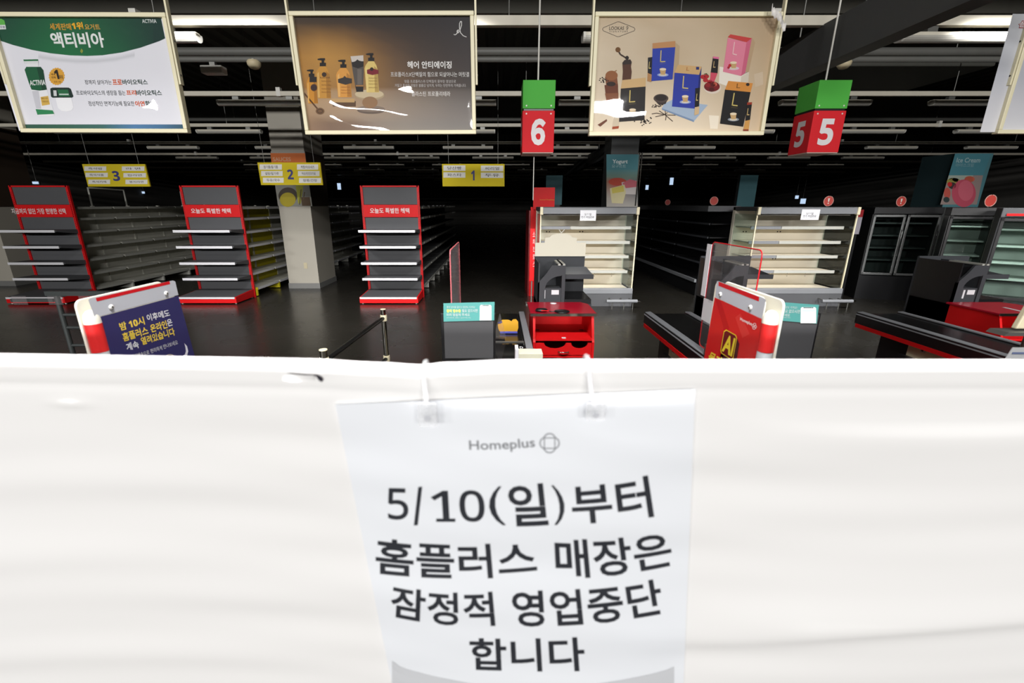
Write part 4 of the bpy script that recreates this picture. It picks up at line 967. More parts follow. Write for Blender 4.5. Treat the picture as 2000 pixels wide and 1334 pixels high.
def rack(label, x0, header):
    m_dgrey = m_rack
    t = thing('impulse_rack', label, 'display rack', (x0, 3.9, 0))
    W = 0.475
    MB().box(0.0, W, 0.42, 0.44, 0.0, 1.235).build('back_panel', m_dgrey, t)
    MB().box(0.0, 0.012, 0.0, 0.42, 0.0, 1.22).build('side_panel', m_black if not header else m_dgrey, t)  # black puts the shade of the unlit side into its colour
    # shaped bracket with an arched cut-out
    pts = [(0.0, 0.86), (0.0, 1.05), (0.07, 1.13), (0.115, 1.2), (0.235, 1.2), (0.235, 0.86), (0.205, 0.86), (0.205, 1.12)]
    for k in range(7):
        a = R(90 + 90 * k / 6 * 0.8); pts.append((0.2 + 0.14 * math.cos(a), 0.99 + 0.12 * math.sin(a)))
    pts += [(0.06, 0.99), (0.06, 0.86)]
    MB().prism(pts, 'y', 0.0, 0.02).build('shaped_bracket', m_dgrey, t)
    bx = MB().box(0.012, 0.205, 0.012, 0.16, 0.86, 1.0).build('pocket_box', m_dgrey, t)
    MB().box(0.05, 0.066, 0.008, 0.012, 0.91, 0.985).build('white_tape', m_strip, bx)
    MB().box(0.12, 0.185, 0.008, 0.012, 0.945, 0.985).build('white_sticker', m_strip, bx)
    if not header: MB().box(0.085, 0.1, 0.008, 0.012, 0.91, 0.985).build('white_tape', m_strip, bx)
    MB().box(0.21, 0.235, 0.02, 0.42, 0.86, 1.21).build('divider', m_dgrey, t)
    for x in (0.17, 0.21): MB().box(x, x + 0.02, 0.0, 0.3, 1.2, 1.212).build('divider_cap', m_lgrey, t)
    s = MB().prism([(0.06, 1.09), (0.42, 1.12), (0.42, 1.135), (0.06, 1.105)], 'x', 0.24, 0.49).build('shelf', m_mgrey if header else m_dgrey, t)
    MB().prism([(0.05, 1.075), (0.06, 1.075), (0.06, 1.115), (0.05, 1.115)], 'x', 0.24, 0.49).build('shelf_lip', m_dgrey, s)
    MB().prism([(0.06, 1.09), (0.42, 1.12), (0.42, 1.05)], 'x', 0.245, 0.26).build('shelf_bracket', m_dgrey, s)
    MB().box(0.24, 0.475, 0.02, 0.42, 0.86, 0.9).build('base_shelf', m_black, t)
    MB().box(0.0, 0.475, 0.0, 0.42, 0.0, 0.86).build('plinth', m_dgrey, t)
    if header:
        pts = [(0.0, 1.235), (W, 1.235), (W, 1.36), (W * 0.82, 1.36), (W * 0.815, 1.405), (W * 0.76, 1.41)]
        for k in range(9):
            a = math.pi * k / 8; pts.append((W * 0.5 + W * 0.22 * math.cos(a), 1.41 + 0.036 * math.sin(a)))
        pts += [(W * 0.24, 1.41), (W * 0.19, 1.405), (W * 0.185, 1.36), (0.0, 1.36)]
        h = MB().prism(pts, 'y', 0.405, 0.42).build('header_board', mat('cream_header_board', (222, 216, 198), 0.5, var=0.02), t)
        MB().tube([(W * 0.52, 0.412, 1.44), (W * 0.46, 0.412, 1.48)], 0.004, 6).tube([(W * 0.51, 0.412, 1.45), (W * 0.57, 0.412, 1.48)], 0.004, 6).build('cable_tie', m_white, h)
    return t
rack('grey impulse rack with a cream crown header behind the red till cabinet', 0.352, True)
rack('dark grey impulse rack seen through the acrylic shield', 1.93, False)
rack('dark impulse rack with two white tapes at the right', 4.0, False)

# shields of clear acrylic on the conveyors
def shield(label, x, edge, sheet=None):
    t = thing('acrylic_shield', label, 'acrylic shield', (x, 0, 0))
    pr = rrect(2.26, 2.80, 0.83, 1.484, 0.03)
    MB().prism(pr, 'x', -0.002, 0.002).build('sheet', sheet or m_acr, t)
    n = len(pr); mb = MB()
    for k in range(n):
        mb.tube([(0, *pr[k]), (0, *pr[(k + 1) % n])], 0.0035, 6)
    mb.build('red_edge', edge, t)
    for y in (2.4, 2.66): MB().box(-0.015, 0.015, y - 0.03, y + 0.03, 0.803, 0.87).build('clamp', m_steel, t)
    return t
m_edge = mat('red_edge_trim', (196, 24, 36), 0.3)
s5 = shield('clear acrylic shield with red edges standing on lane five', 1.31, m_edge)
s6 = shield('clear acrylic shield seen edge-on behind the teal card, lane six', -0.236, mat('pink_edge_trim', (190, 96, 102), 0.4), clear_mat('hazy_pink_acrylic', tint=(0.95, 0.82, 0.83), gloss=0.05, diffuse=0.12))
t = thing('paper_notice', 'white paper strip on the far edge of the acrylic shield', 'notice', (1.30, 0, 0))
MB().box(-0.004, -0.002, 2.78, 2.84, 1.15, 1.47).build('sheet', mat('white_paper', (232, 232, 236), 0.6, var=0.02), t)
t = thing('paper_notice', 'small printed white notice low on the acrylic shield', 'notice', (1.303, 0, 0), (0, 0, R(-90)))
MB().box(-2.80, -2.66, -0.002, -0.001, 1.0, 1.14).build('sheet', mat('white_paper', (232, 232, 236), 0.6, var=0.02), t)
A = art_on(t, -0.003); A.fr = (1200, 500, 5)
for y in (385, 398, 425, 438): A.textq('계산대 안내 사항', (915, y + 4), (968, y + 12), (968, y + 20), (915, y + 12), (110, 106, 106), 1)
A.build('lettering', t)

# customer displays
def display(label, px0, px1, Y, group=None):
    zt, zb = atY(915, 612, Y).z, atY(915, 706, Y).z
    a, b = atY(px0, 690, Y), atY(px1, 690, Y); xc = (a.x + b.x) / 2; W = b.x - a.x; H = zt - zb
    t = thing('customer_display', label, 'monitor', (xc, Y, zb))
    MB().box(-W / 2, W / 2, 0.0, 0.03, 0, H).build('bezel', m_black, t, 0.004)
    MB().box(-W / 2 + 0.016, W / 2 - 0.012, -0.002, 0.0, 0.018, H - 0.008).build('screen', mat('grey_glossy_screen', (74, 74, 76), 0.12, var=0.02), t)
    MB().box(-0.05, 0.05, 0.03, 0.05, 0.04, H - 0.06).build('mount_plate', m_black, t)
    MB().tube([(0, 0.05, H * 0.4), (0, 0.1, H * 0.2), (0, 0.12, -(zb - 0.795))], 0.014, 10).build('mount_arm', m_black, t)
    return t, xc, W, zb, H
d6, xc, W, zb, H = display('black customer display with teal card on top, lane six', 863, 968, 2.2)
d5, xc5, W5, zb5, H5 = display('black customer display half hidden behind the red sign panel', 1493, 1588, 2.2)
m_teal = mat('teal_card', (74, 142, 138), 0.5, var=0.02)
def teal_card(label, q, fr_, tx, Y, phone):
    t = thing('receipt_card', label, 'sign card', (0, Y, 0))
    s0 = plane_surf(M_of(t)); P = [s0(fr_[0] + x / fr_[2], fr_[1] + y / fr_[2], 0) for x, y in q]
    MB().prism([(p.x, p.z) for p in P][::-1], 'y', 0.0, 0.002).build('card', m_teal, t)
    A = art_on(t, -0.0005, 0.0003); A.fr = fr_
    for args in tx: A.text(*args)
    x0, y0, x1, y1 = phone
    A.poly([(x0, y0 + 12), (x0 + 10, y0), (x1 - 10, y0), (x1, y0 + 12), (x1, y1), (x0 - 2, y1)], (226, 232, 230), 1)
    A.rect(x0 + 26, y0 + 2, x1 - 26, y0 + 10, (60, 66, 70), 2); A.rect(x0 + 14, y0 + 24, x1 - 10, y0 + 44, (190, 214, 212), 2)
    A.build('printed_face', t)
W_ = (176, 182, 182)
teal_card('teal receipt card with a phone picture standing on the lane six display', [(330, 462), (830, 449), (826, 628), (332, 641)], (800, 500, 5), [
    ('종이 낭비를 줄이고 환경도 지켜요!', 362, 488, 640, 510, W_, 1), ('종이 영수증', 362, 520, 500, 552, (238, 232, 90), 1, 0.02), ('필요 없으시면', 512, 518, 664, 550, W_, 1, 0.01),
    ('미리 말씀해 주세요', 362, 560, 588, 588, W_, 1, 0.01), ('(모바일영수증 : 홈플러스 App에서 확인 가능)', 362, 598, 598, 610, W_, 1)], 2.195, (686, 478, 800, 628))
teal_card('teal receipt card with a phone picture right of the red sign panel', [(1500, 442), (1998, 478), (1976, 662), (1490, 620)], (1200, 500, 5), [
    ('환경도 지켜요!', 1648, 488, 1786, 512, W_, 1, 0, 4), ('필요 없으시면', 1640, 520, 1812, 554, W_, 1, 0.01, 6), ('주세요', 1636, 560, 1714, 588, W_, 1, 0.01, 4), ('에서 확인 가능)', 1628, 592, 1718, 608, W_, 1, 0, 3)], 2.195, (1820, 500, 1970, 656))

# things on lane six
Yc = 3.2
P0 = atY(973, 648, Yc)
t = thing('yellow_card_stand', 'yellow rounded card with blue foot on the black conveyor', 'sign card', (0, Yc, 0.795))
s0 = plane_surf(M_of(t))
def X4(x, y): p = s0(800 + x / 5, 500 + y / 5, 0); return (p.x, p.z)
zoff = X4(970, 740)[1]
pts = [(880, 725), (1052, 725), (1062, 690), (1060, 630), (1040, 606), (1010, 608), (995, 626), (965, 612), (905, 612), (880, 640), (862, 660), (866, 700)]
MB().prism([(X4(*p)[0], X4(*p)[1] - zoff) for p in pts][::-1], 'y', 0, 0.006).build('card', mat('bright_yellow_card', (210, 158, 36), 0.5, var=0.02), t)
MB().prism([(X4(*p)[0], X4(*p)[1] - zoff) for p in [(882, 740), (1054, 740), (1052, 724), (882, 724)]][::-1], 'y', -0.012, 0.02).build('foot', mat('blue_foot', (92, 96, 190), 0.5), t)
MB().prism([(X4(*p)[0], X4(*p)[1] - zoff) for p in [(858, 640), (900, 622), (906, 634), (880, 650)]][::-1], 'y', -0.003, -0.001).build('blue_patch', mat('navy_patch', (46, 44, 110), 0.5), t)
t = thing('scanner_bed', 'black glass scanner bed let into lane six', 'scanner', (0, 0, 0.796))
MB().box(-0.165, 0.178, 2.45, 2.95, -0.003, 0.006).build('plate', mat('black_glass', (16, 16, 17), 0.06), t, 0.003)
MB().box(-0.165, 0.178, 2.93, 2.955, 0.004, 0.012).build('edge_bar', m_steel, t)
g, f = glyphs('D', 0.03)
MB().add([(0.145 + 0.022 * u, 2.80 + 0.045 * v, 0.0068) for u, v in g], f).build('letter_mark', m_strip, t)
t = thing('card_holder', 'small clear and red card holder behind the teal card', 'card holder', (-0.03, 3.0, 0.795))
MB().box(-0.12, 0.08, -0.03, 0.03, 0, 0.02).build('base', m_black, t)
MB().prism([(0.0, 0.02), (0.09, 0.02), (0.045, 0.2)], 'y', -0.002, 0.002).build('clear_wedge', m_acr, t)
MB().prism([(-0.08, 0.02), (-0.065, 0.02), (-0.02, 0.17), (-0.032, 0.175)], 'y', -0.006, -0.002).build('red_stick', m_red, t)
MB().prism([(-0.04, 0.02), (-0.01, 0.02), (0.01, 0.17), (-0.015, 0.17)], 'y', -0.012, -0.008).build('printed_tag', m_cream, t)
t = thing('red_packet', 'red printed packet under the lane six display', 'packet', (-0.1, 2.42, 0.795))
MB().box(-0.07, 0.085, 0.0, 0.09, 0.008, 0.055).build('packet', m_red, t, 0.006)
MB().box(0.05, 0.065, -0.001, 0.0, 0.02, 0.03).build('mark', m_strip, t)
t = thing('paper_box', 'cream paper pad beside the red till cabinet', 'paper pad', (0.2, 2.55, 0.80))
MB().box(-0.075, 0.07, 0.0, 0.1, 0.003, 0.05).build('pad', mat('cream_paper', (206, 204, 182), 0.6), t, 0.002)
MB().box(-0.095, -0.075, 0.0, 0.1, 0.003, 0.075).build('clip', m_strip, t)
# handset on red worktops
def handset(x, y, lb):
    t = thing('barcode_handset', lb, 'scanner', (x, y, 0.894))
    mb = MB().lathe([(0.005, 0.0), (0.045, 0.004), (0.05, 0.016), (0.04, 0.03), (0.01, 0.034)], n=18)
    o = mb.build('body', m_black, t); o.scale = (1.0, 0.7, 0.8)
    MB().box(-0.005, 0.055, -0.037, -0.033, 0.012, 0.018).build('red_stripe', m_red, t)
    MB().tube([(0.045, 0, 0.008), (0.08, -0.02, 0.004), (0.12, -0.015, 0.004)], 0.003, 6).build('strap', m_black, t)
    o = MB().lathe([(0.004, 0.0), (0.06, 0.003), (0.06, 0.008), (0.004, 0.011)], (0.16, -0.015, 0), n=18).build('pad', m_black, t)
    return t
handset(0.345, 3.47, 'black corded handset lying on the middle red till cabinet')
handset(4.32, 3.46, 'black corded handset lying on the right red till cabinet')
t = tag(MB().lathe([(0.028, 0), (0.026, 0.004), (0.01, 0.007)], (0.475, 3.78, 0.893), 12).build('paper_scrap', m_strip), 'crumpled white paper scrap on the back of the middle red worktop', 'paper scrap')
t = tag(MB().box(0.5, 0.53, 3.36, 3.385, 0.705, 0.709).build('paper_scrap', m_strip), 'white paper scrap on the shelf inside the middle red cabinet', 'paper scrap')
t = tag(MB().prism([(4.12, 3.46), (4.145, 3.46), (4.165, 3.62), (4.14, 3.62)], 'z', 0.893, 0.896).build('tape_strip', m_strip), 'white tape strip stuck across the right red worktop', 'tape')

# menu sheet holder at right edge
t = thing('sheet_holder', 'printed white terms sheet in a clear holder at the right edge', 'notice', (2.62, 2.2, 0.0))
MB().prism([(-0.04, 0.8), (0.3, 0.8), (0.3, 1.0), (0.02, 1.0)], 'y', 0, 0.004).build('sheet', mat('grey_printed_sheet', (176, 178, 180), 0.6, var=0.04), t)
for z in (0.965, 0.9): MB().box(0.025, 0.16, -0.002, 0.0, z, z + 0.01).build('blue_line', mat('dull_blue_line', (92, 104, 140), 0.5), t)
for z in (0.94, 0.925, 0.88, 0.865): MB().box(0.03, 0.15, -0.001, 0.0, z, z + 0.003).build('text_line', m_mgrey, t)
MB().box(-0.02, 0.3, 0.004, 0.03, 0.0, 0.82).build('stand', m_cream, t)
t = thing('card_terminal', 'cream card terminal on a steel bracket at the right edge', 'card terminal', (2.98, 2.45, 0.0))
MB().prism([(-0.06, 1.03), (0.12, 1.03), (0.14, 1.2), (-0.02, 1.2)], 'y', 0, 0.03).build('body', m_cream, t, 0.006)
MB().prism([(-0.16, 1.0), (0.1, 1.0), (0.1, 1.02), (-0.14, 1.02)], 'y', -0.04, 0.06).build('bracket', m_steel, t)
MB().tube([(0.05, 0.02, 0.0), (0.05, 0.02, 1.02)], 0.018, 10).build('pole', m_steel, t)

# ------------------------------------------------------------------ security gate panels with posters
def gate(label, x_front, x_back, facing, near_y=1.487, far_y=1.845):
    """panel pair standing along Y; facing = +1 front looks to +X, -1 to -X"""
    xm = (x_front + x_back) / 2
    t = thing('security_gate', label, 'security gate', (x_front, 0, 0), (0, 0, R(90 * facing)))
    # local x runs along world Y (facing +1) or -Y (facing -1); local -y is the front
    s = facing
    a, b = sorted((s * near_y, s * far_y))
    dp = abs(x_back - x_front)
    pr = rrect(a, b, 0.25, 1.4, 0.025, True)
    MB().prism(pr, 'y', 0.004, 0.010).build('front_plate', mat('gate_ivory', (226, 222, 208), 0.35, var=0.02), t)
    a2, b2 = sorted((s * (near_y - 0.04), s * (far_y + 0.005)))
    MB().prism(rrect(a2, b2, 0.25, 1.4, 0.025, True), 'y', dp - 0.004, dp + 0.004).build('rear_plate', mat('gate_ivory', (226, 222, 208), 0.35, var=0.02), t, 0.002)
    xp = s * (near_y - 0.018)
    po = MB().tube([(xp, dp / 2, 0.0), (xp, dp / 2, 1.22)], 0.024, 20).build('post', mat('pale_grey_post', (206, 210, 214), 0.35), t)
    MB().tube([(xp, dp / 2, 1.22), (xp, dp / 2, 1.318)], 0.0245, 20).build('red_sleeve', mat('bright_red_sleeve', (216, 40, 40), 0.4), po)
    MB().lathe([(0.0245, 1.318), (0.024, 1.335), (0.02, 1.35), (0.012, 1.36), (0.002, 1.364)], (xp, dp / 2, 0), 20).build('dome_cap', mat('gate_ivory', (226, 222, 208), 0.35), po)
    xq = s * (far_y - 0.05)
    MB().tube([(xq, dp / 2, 0.0), (xq, dp / 2, 1.3)], 0.02, 14).build('rear_post', mat('pale_grey_post', (206, 210, 214), 0.35), t)
    MB().box(min(xp, xq) - 0.05, max(xp, xq) + 0.05, -0.04, dp + 0.04, 0, 0.05).build('foot', mat('pale_grey_post', (206, 210, 214), 0.35), t, 0.01)
    return t
m_bolt = mat('white_bolt_cap', (236, 234, 230), 0.3)
def gate_art(t, fr_, plate, header, strip, poster_q, poster_col, bolts):
    A = art_on(t, 0.0038, 0.0004); A.fr = fr_
    A.poly(header, (190, 192, 200), 1); A.poly(strip, (206, 28, 36), 2); A.poly(poster_q, poster_col, 1)
    for x, y in bolts:
        s0 = plane_surf(M_of(t)); p = s0(fr_[0] + x / fr_[2], fr_[1] + y / fr_[2], 0)
        o = MB().lathe([(0.0001, 0.0), (0.007, 0.0), (0.009, 0.003), (0.009, 0.006)], (p.x, -0.003, p.z), 16, 'y').build('bolt', m_bolt, t)
        MB().lathe([(0.0001, -0.0005), (0.0035, -0.0005), (0.0035, 0.001)], (p.x, -0.003, p.z), 12, 'y').build('socket', m_steel, o)
    return A
gl = gate('ivory security gate with a navy night opening poster at the left', -1.339, -1.386, 1)
A = gate_art(gl, (0, 500, 5), None, [(862, 430), (880, 414), (1690, 238), (1712, 250), (1742, 380), (926, 602)], [(935, 410), (1655, 246), (1662, 274), (946, 444)], [(942, 604), (1742, 388), (1990, 1300), (1180, 1500)], (52, 50, 96), [(1090, 498), (1626, 364)])
Yl, Wt = (236, 206, 80), (228, 228, 234)
def T(s, x0, y0, x1, y1, h, col, b=0.015):
    """lettering on a slanting baseline: (x0,y0)-(x1,y1), height h along the leaning upright"""
    dx = -0.27 * h
    A.textq(s, (x0 + dx, y0 - h), (x1 + dx, y1 - h), (x1, y1), (x0, y0), col, 3, b)
T('밤 10시', 1180, 732, 1418, 668, 78, Yl, 0.02); T('이후에도', 1444, 640, 1664, 588, 68, Wt, 0.018)
T('홈플러스', 1210, 838, 1455, 764, 82, Yl, 0.02); T('온라인', 1480, 750, 1640, 702, 76, Yl, 0.02); T('은', 1642, 690, 1690, 676, 66, Wt, 0.018)
T('계속', 1244, 928, 1362, 896, 72, Wt, 0.018); T('열려있습니다', 1390, 872, 1714, 772, 74, Yl, 0.02)
T('홈플러스 온라인', 1140, 1050, 1350, 990, 42, (206, 206, 214), 0); T('배송으로', 1352, 990, 1462, 958, 40, (214, 214, 220), 0); T('편리하게', 1476, 952, 1588, 916, 42, (214, 214, 220), 0); T('만나보세요', 1602, 908, 1740, 862, 42, (214, 214, 220), 0)
A.poly([(1800, 852), (1826, 880), (1838, 930), (1826, 976), (1800, 990), (1782, 978), (1806, 962), (1816, 930), (1810, 886)], (222, 222, 232), 2)
A.ring(1660, 985, 38, 22, 10, (150, 140, 130), 2)
A.build('poster_print', gl, 0.25)
ga = gate('ivory security gate with a red price poster right of centre', 0.893, 0.94, -1)
A = gate_art(ga, (1200, 500, 5), None, [(986, 400), (1000, 246), (1020, 246), (1462, 412), (1480, 430), (1440, 620)], [(1017, 250), (1414, 400), (1410, 444), (1016, 290)], [(980, 404), (1440, 612), (1330, 1380), (800, 1420)], (206, 36, 36), [(1032, 374), (1324, 502)])
A.textq('Homeplus', (1230, 598), (1345, 648), (1340, 690), (1226, 636), (236, 226, 226), 3, 0.02)
for dx, dy, rx, ry in ((-13, -2, 9, 13), (13, 10, 9, 13), (2, -14, 13, 11), (-2, 22, 13, 11)): A.ring(1366 + dx, 682 + dy, rx, ry, 4, (236, 226, 226), 3)
# AI badge
A.poly([(1198, 800), (1220, 860), (1170, 1160), (1030, 1100), (1034, 960)], (74, 26, 30), 2)
bq = [(1092, 718), (1186, 770), (1198, 800), (1160, 1004), (1140, 1016), (1044, 952), (1034, 926), (1068, 734)]
A.poly(bq, (236, 200, 50), 3)
c = (1117, 868); A.poly([(c[0] + (x - c[0]) * 0.9, c[1] + (y - c[1]) * 0.93) for x, y in bq], (110, 24, 30), 4)
A.textq('AI', (1090, 762), (1184, 806), (1146, 985), (1046, 925), (244, 216, 60), 5, 0.035)
A.textq('물가안정', (940, 930), (1180, 1060), (1140, 1180), (900, 1030), (238, 206, 60), 5, 0.03)
A.poly([(985, 420), (1040, 440), (1120, 700), (1060, 1000), (1010, 1000), (1066, 700)], (188, 26, 30), 2); A.poly([(1180, 600), (1230, 560), (1320, 760), (1250, 800)], (214, 56, 52), 2)
A.build('poster_print', ga, 0.25)
# ------------------------------------------------------------------ chrome guide rail and dark swing barrier
t = thing('guide_rail', 'chrome guide rail with two posts and dark tubes left of the lane six display', 'guide rail', (-0.96, 3.0, 0))
P1 = atY(748, 603, 3.54) - Vector((-0.96, 3.0, 0)); P2 = atY(631, 682, 2.5) - Vector((-0.96, 3.0, 0))
for P, r in ((P1, 0.02), (P2, 0.022)):
    o = MB().tube([(P.x, P.y, 0.0), (P.x, P.y, P.z - 0.004)], r, 18).build('post', m_chrome, t)
    MB().lathe([(r + 0.002, P.z - 0.006), (r + 0.002, P.z - 0.001), (r * 0.9, P.z)], (P.x, P.y, 0), 18).build('cap', m_cream, o)
    MB().lathe([(0.06, 0.0), (0.06, 0.008), (0.024, 0.02)], (P.x, P.y, 0), 20).build('foot', m_chrome, o)
for dz in (0.075, 0.42):
    a = Vector((P1.x, P1.y, P1.z - dz)); b = Vector((P2.x, P2.y, P2.z - dz)); d = (b - a).normalized()
    o = MB().tube([a + d * 0.02, b - d * 0.02], 0.016, 14).build('rail', mat('black_steel_tube', (34, 34, 34), 0.25, metal=0.5), t)
    for q in (a, b):
        MB().lathe([(0.026, -0.024), (0.028, 0.0), (0.026, 0.024)], (q.x, q.y, q.z), 16).build('collar', m_cream, o)
t = thing('swing_barrier', 'dark steel swing barrier with plastic tags at the lower left', 'barrier', (-3.97, 4.0, 0))
m_dst = mat('dark_steel', (62, 66, 66), 0.4, metal=0.3)
MB().tube([(0.0, 0, 0), (0.0, 0, 0.92)], 0.022, 12).build('post', m_dst, t)
MB().box(-0.08, 0.52, -0.025, 0.025, 0.92, 0.96).build('top_bar', m_dst, t)
for z in (0.74, 0.62, 0.45, 0.3): MB().tube([(0.0, 0, z), (0.5, 0, z)], 0.014, 10).build('cross_bar', m_dst, t)
MB().box(-0.42, -0.04, -0.01, 0.01, 0.86, 0.89).build('side_arm', m_dst, t)
for x in (-0.38, -0.06, 0.22): MB().box(x, x + 0.13, -0.03, -0.026, 0.84, 0.92).build('plastic_tag', m_acr, t)
MB().box(-0.1, 0.1, -0.15, 0.15, 0, 0.02).build('foot', m_dst, t)
t = thing('glass_barrier', 'low clear glass barrier panel at the lower left corner', 'barrier', (-2.95, 2.75, 0))
MB().box(-0.8, 0.2, -0.005, 0.005, 0.08, 0.745).build('pane', m_glass, t)
MB().box(-0.8, 0.2, -0.008, 0.008, 0.745, 0.755).build('top_edge', m_dst, t)
MB().box(-0.8, 0.2, -0.03, 0.03, 0.0, 0.08).build('base_rail', m_dst, t)

# ------------------------------------------------------------------ far lit exit panels
for px, py, wpx, hpx, Y, lb in ((662, 364, 6, 11, 24, 'lit pale exit panel far behind the column'), (1312, 354, 6, 12, 24, 'lit pale exit panel far behind, above the dark fridge run'),
                           (1264, 366, 5, 8, 27, 'lit pale exit panel far behind, just right of the yogurt poster'), (1569, 393, 8, 8, 24, 'lit square panel far behind the right open fridge'),
                           (1557, 385, 5, 5, 24, 'small lit panel beside the square panel far behind'), (68, 357, 7, 3, 15, 'small lit panel far behind the left endcap'), (279, 376, 4, 3, 24, 'small lit panel far behind aisle sign three')):
    p = atY(px, py, Y); d = (p - EYE).length * CP
    hw, hh = wpx / 2 / F * d, hpx / 2 / F * d
    t = thing('exit_light', lb, 'exit light', (p.x, Y, p.z))
    MB().box(-hw, hw, 0, 0.04, -hh, hh).build('lit_panel', m_glow, t)
    MB().box(-hw - 0.02, hw + 0.02, 0.04, 0.08, -hh - 0.02, hh + 0.02).build('housing', m_dgrey, t)
    MB().tube([(0, 0.06, hh), (0, 0.06, ZC - p.z + 0.03)], 0.01, 6).build('hanger', m_steel, t)

# ------------------------------------------------------------------ white fabric banner in the foreground
def ztop(x):
    px = CX + x * F / 0.655
    pts = [(-2000, 690), (0, 692), (300, 697), (600, 702), (740, 709), (820, 714), (880, 709), (1000, 704), (1150, 703.5), (1500, 704), (4500, 704)]
    for (a, ya), (b, yb) in zip(pts, pts[1:]):
        if px <= b:
            k = (px - a) / (b - a); k = k * k * (3 - 2 * k) if 600 < px < 1000 else k
            return atY(CX, ya + (yb - ya) * k, 0.61).z
    return atY(CX, 704, 0.61).z
def folds(x, z):
    s = max(0.0, 1.49 - z)
    d = 0.0022 * math.sin(34 * z + 2.2 * x + 0.8 * math.sin(3 * x)) + 0.0015 * math.sin(55 * z - 3.1 * x + 1.0) + 0.0032 * math.sin(15 * z + 1.3 * x + 2)
    d += 0.0006 * math.sin(90 * z + 9 * math.sin(2.4 * x) + 4)
    d *= min(1, s * 8)
    # a long soft fold rising to the right low down
    if x > 0.2:
        zf = 0.985 + 0.10 * (x - 0.3); q = (z - zf)
        d -= 0.016 * min(1, (x - 0.2) * 3) * math.exp(-(q / 0.03) ** 2 if q < 0 else -(q / 0.09) ** 2)
    # hem seam a little under the top
    d += 0.003 * math.exp(-((z - (ztop(x) - 0.042)) / 0.006) ** 2)
    # two small puckers
    for cx_, cz_, a in ((-0.62, 1.425, 0.006), (-0.27, 1.472, 0.006)): d -= a * math.exp(-((x - cx_) / 0.02) ** 2 - ((z - cz_) / 0.006) ** 2)
    return d
YB = 0.6
def front(x, z): return YB + folds(x, z)
mb = MB(); NX, NZ = 260, 150
hr = 0.013
def ban(u, v):
    x = -2.1 + 4.2 * u; zt = ztop(x)
    if v < 0.06:                                  # back flap and rolled top
        k = v / 0.06
        if k < 0.4: return (x, YB + 2 * hr, zt - hr - 0.3 * (1 - k / 0.4))
        a = math.pi * (k - 0.4) / 0.6
        return (x, YB + hr + hr * math.cos(a), zt - hr + hr * math.sin(a))
    k = (v - 0.06) / 0.94; k = k * (0.45 + 0.55 * k)
    z = (zt - hr) * (1 - k) + 0.01 * k
    return (x, front(x, z), z)
mb.grid(ban, NX, NZ)
m_fab = mat('white_banner_fabric', (236, 235, 234), 0.65, var=0.012, scale=3, bump=0.02)
banner = thing('fabric_banner', 'white fabric banner stretched across the whole foreground', 'banner', (0, 0, 0))
mb.build('fabric', m_fab, banner)
MB().tube([(-2.1, YB + hr, ztop(-2.1) - hr - 0.004), (-0.3, YB + hr, ztop(-0.3) - hr - 0.004), (0, YB + hr, ztop(0) - hr - 0.006), (2.1, YB + hr, ztop(2.1) - hr - 0.004)], 0.006, 8).build('top_rope', m_white, banner)
for x in (-2.1, 2.1): MB().tube([(x, YB + hr, 0), (x, YB + hr, 1.6)], 0.02, 12).build('support_pole', m_steel, banner)
# torn spot near the top
def surfB(x, y, L, extra=0.0, bulge=None):
    Y = YB
    for _ in range(5):
        p = atY(x, y, Y); Y = front(p.x, p.z) - extra - (bulge(p.x, p.z) if bulge else 0)
    return Vector((p.x, Y - L * 0.0006, p.z))
A = Art(lambda x, y, L: surfB(x, y, L + 2)); A.fr = (400, 500, 5)
A.poly([(800, 1142), (850, 1136), (960, 1144), (1040, 1150), (1100, 1152), (1150, 1176), (1162, 1204), (1148, 1226), (1120, 1214), (1090, 1172), (1030, 1164), (940, 1156), (850, 1148)], (84, 78, 82), 1)
A.poly([(1100, 1160), (1140, 1180), (1156, 1204), (1144, 1218), (1120, 1204)], (30, 32, 44), 2)
A.build('tear', banner)
c = surfB(565, 742, 0)
MB().grid(lambda u, v: tuple(surfB(552 + 62 * u, 732 + 10 * v, 3) + Vector((0, -0.006 * v * math.sin(math.pi * u), 0))), 14, 5).build('torn_flap', m_fab, banner)

# ---- the printed notice sheet hanging on it
def bulge(x, z): return 0.002 + 0.014 * max(0.0, 1 - ((x - 0.045) / 0.27) ** 2) * min(1, max(0.0, (1.47 - z) * 6))
sheet = thing('notice_sheet', 'white printed closing notice hanging on the fabric banner', 'notice', (0, 0, 0))
def front_flat(x, z): return YB - 0.002
def surfS(x, y, L):
    Y = YB
    for _ in range(6):
        p = atY(x, y, Y); Y = front(p.x, p.z) - 0.003 - bulge(p.x, p.z)
    return Vector((p.x, Y - L * 0.0004, p.z))
Q = [(655, 790), (1358, 760), (1326, 1560), (811, 1560)]
def sh(u, v):
    a = [Q[0][i] * (1 - u) + Q[1][i] * u for i in (0, 1)]; b = [Q[3][i] * (1 - u) + Q[2][i] * u for i in (0, 1)]
    return tuple(surfS(a[0] * (1 - v) + b[0] * v, a[1] * (1 - v) + b[1] * v, 0))
MB().grid(sh, 50, 50).build('paper', mat('matt_white_notice_paper', (232, 235, 240), 0.55, var=0.008), sheet)
A = Art(surfS)
INK = (44, 46, 52)
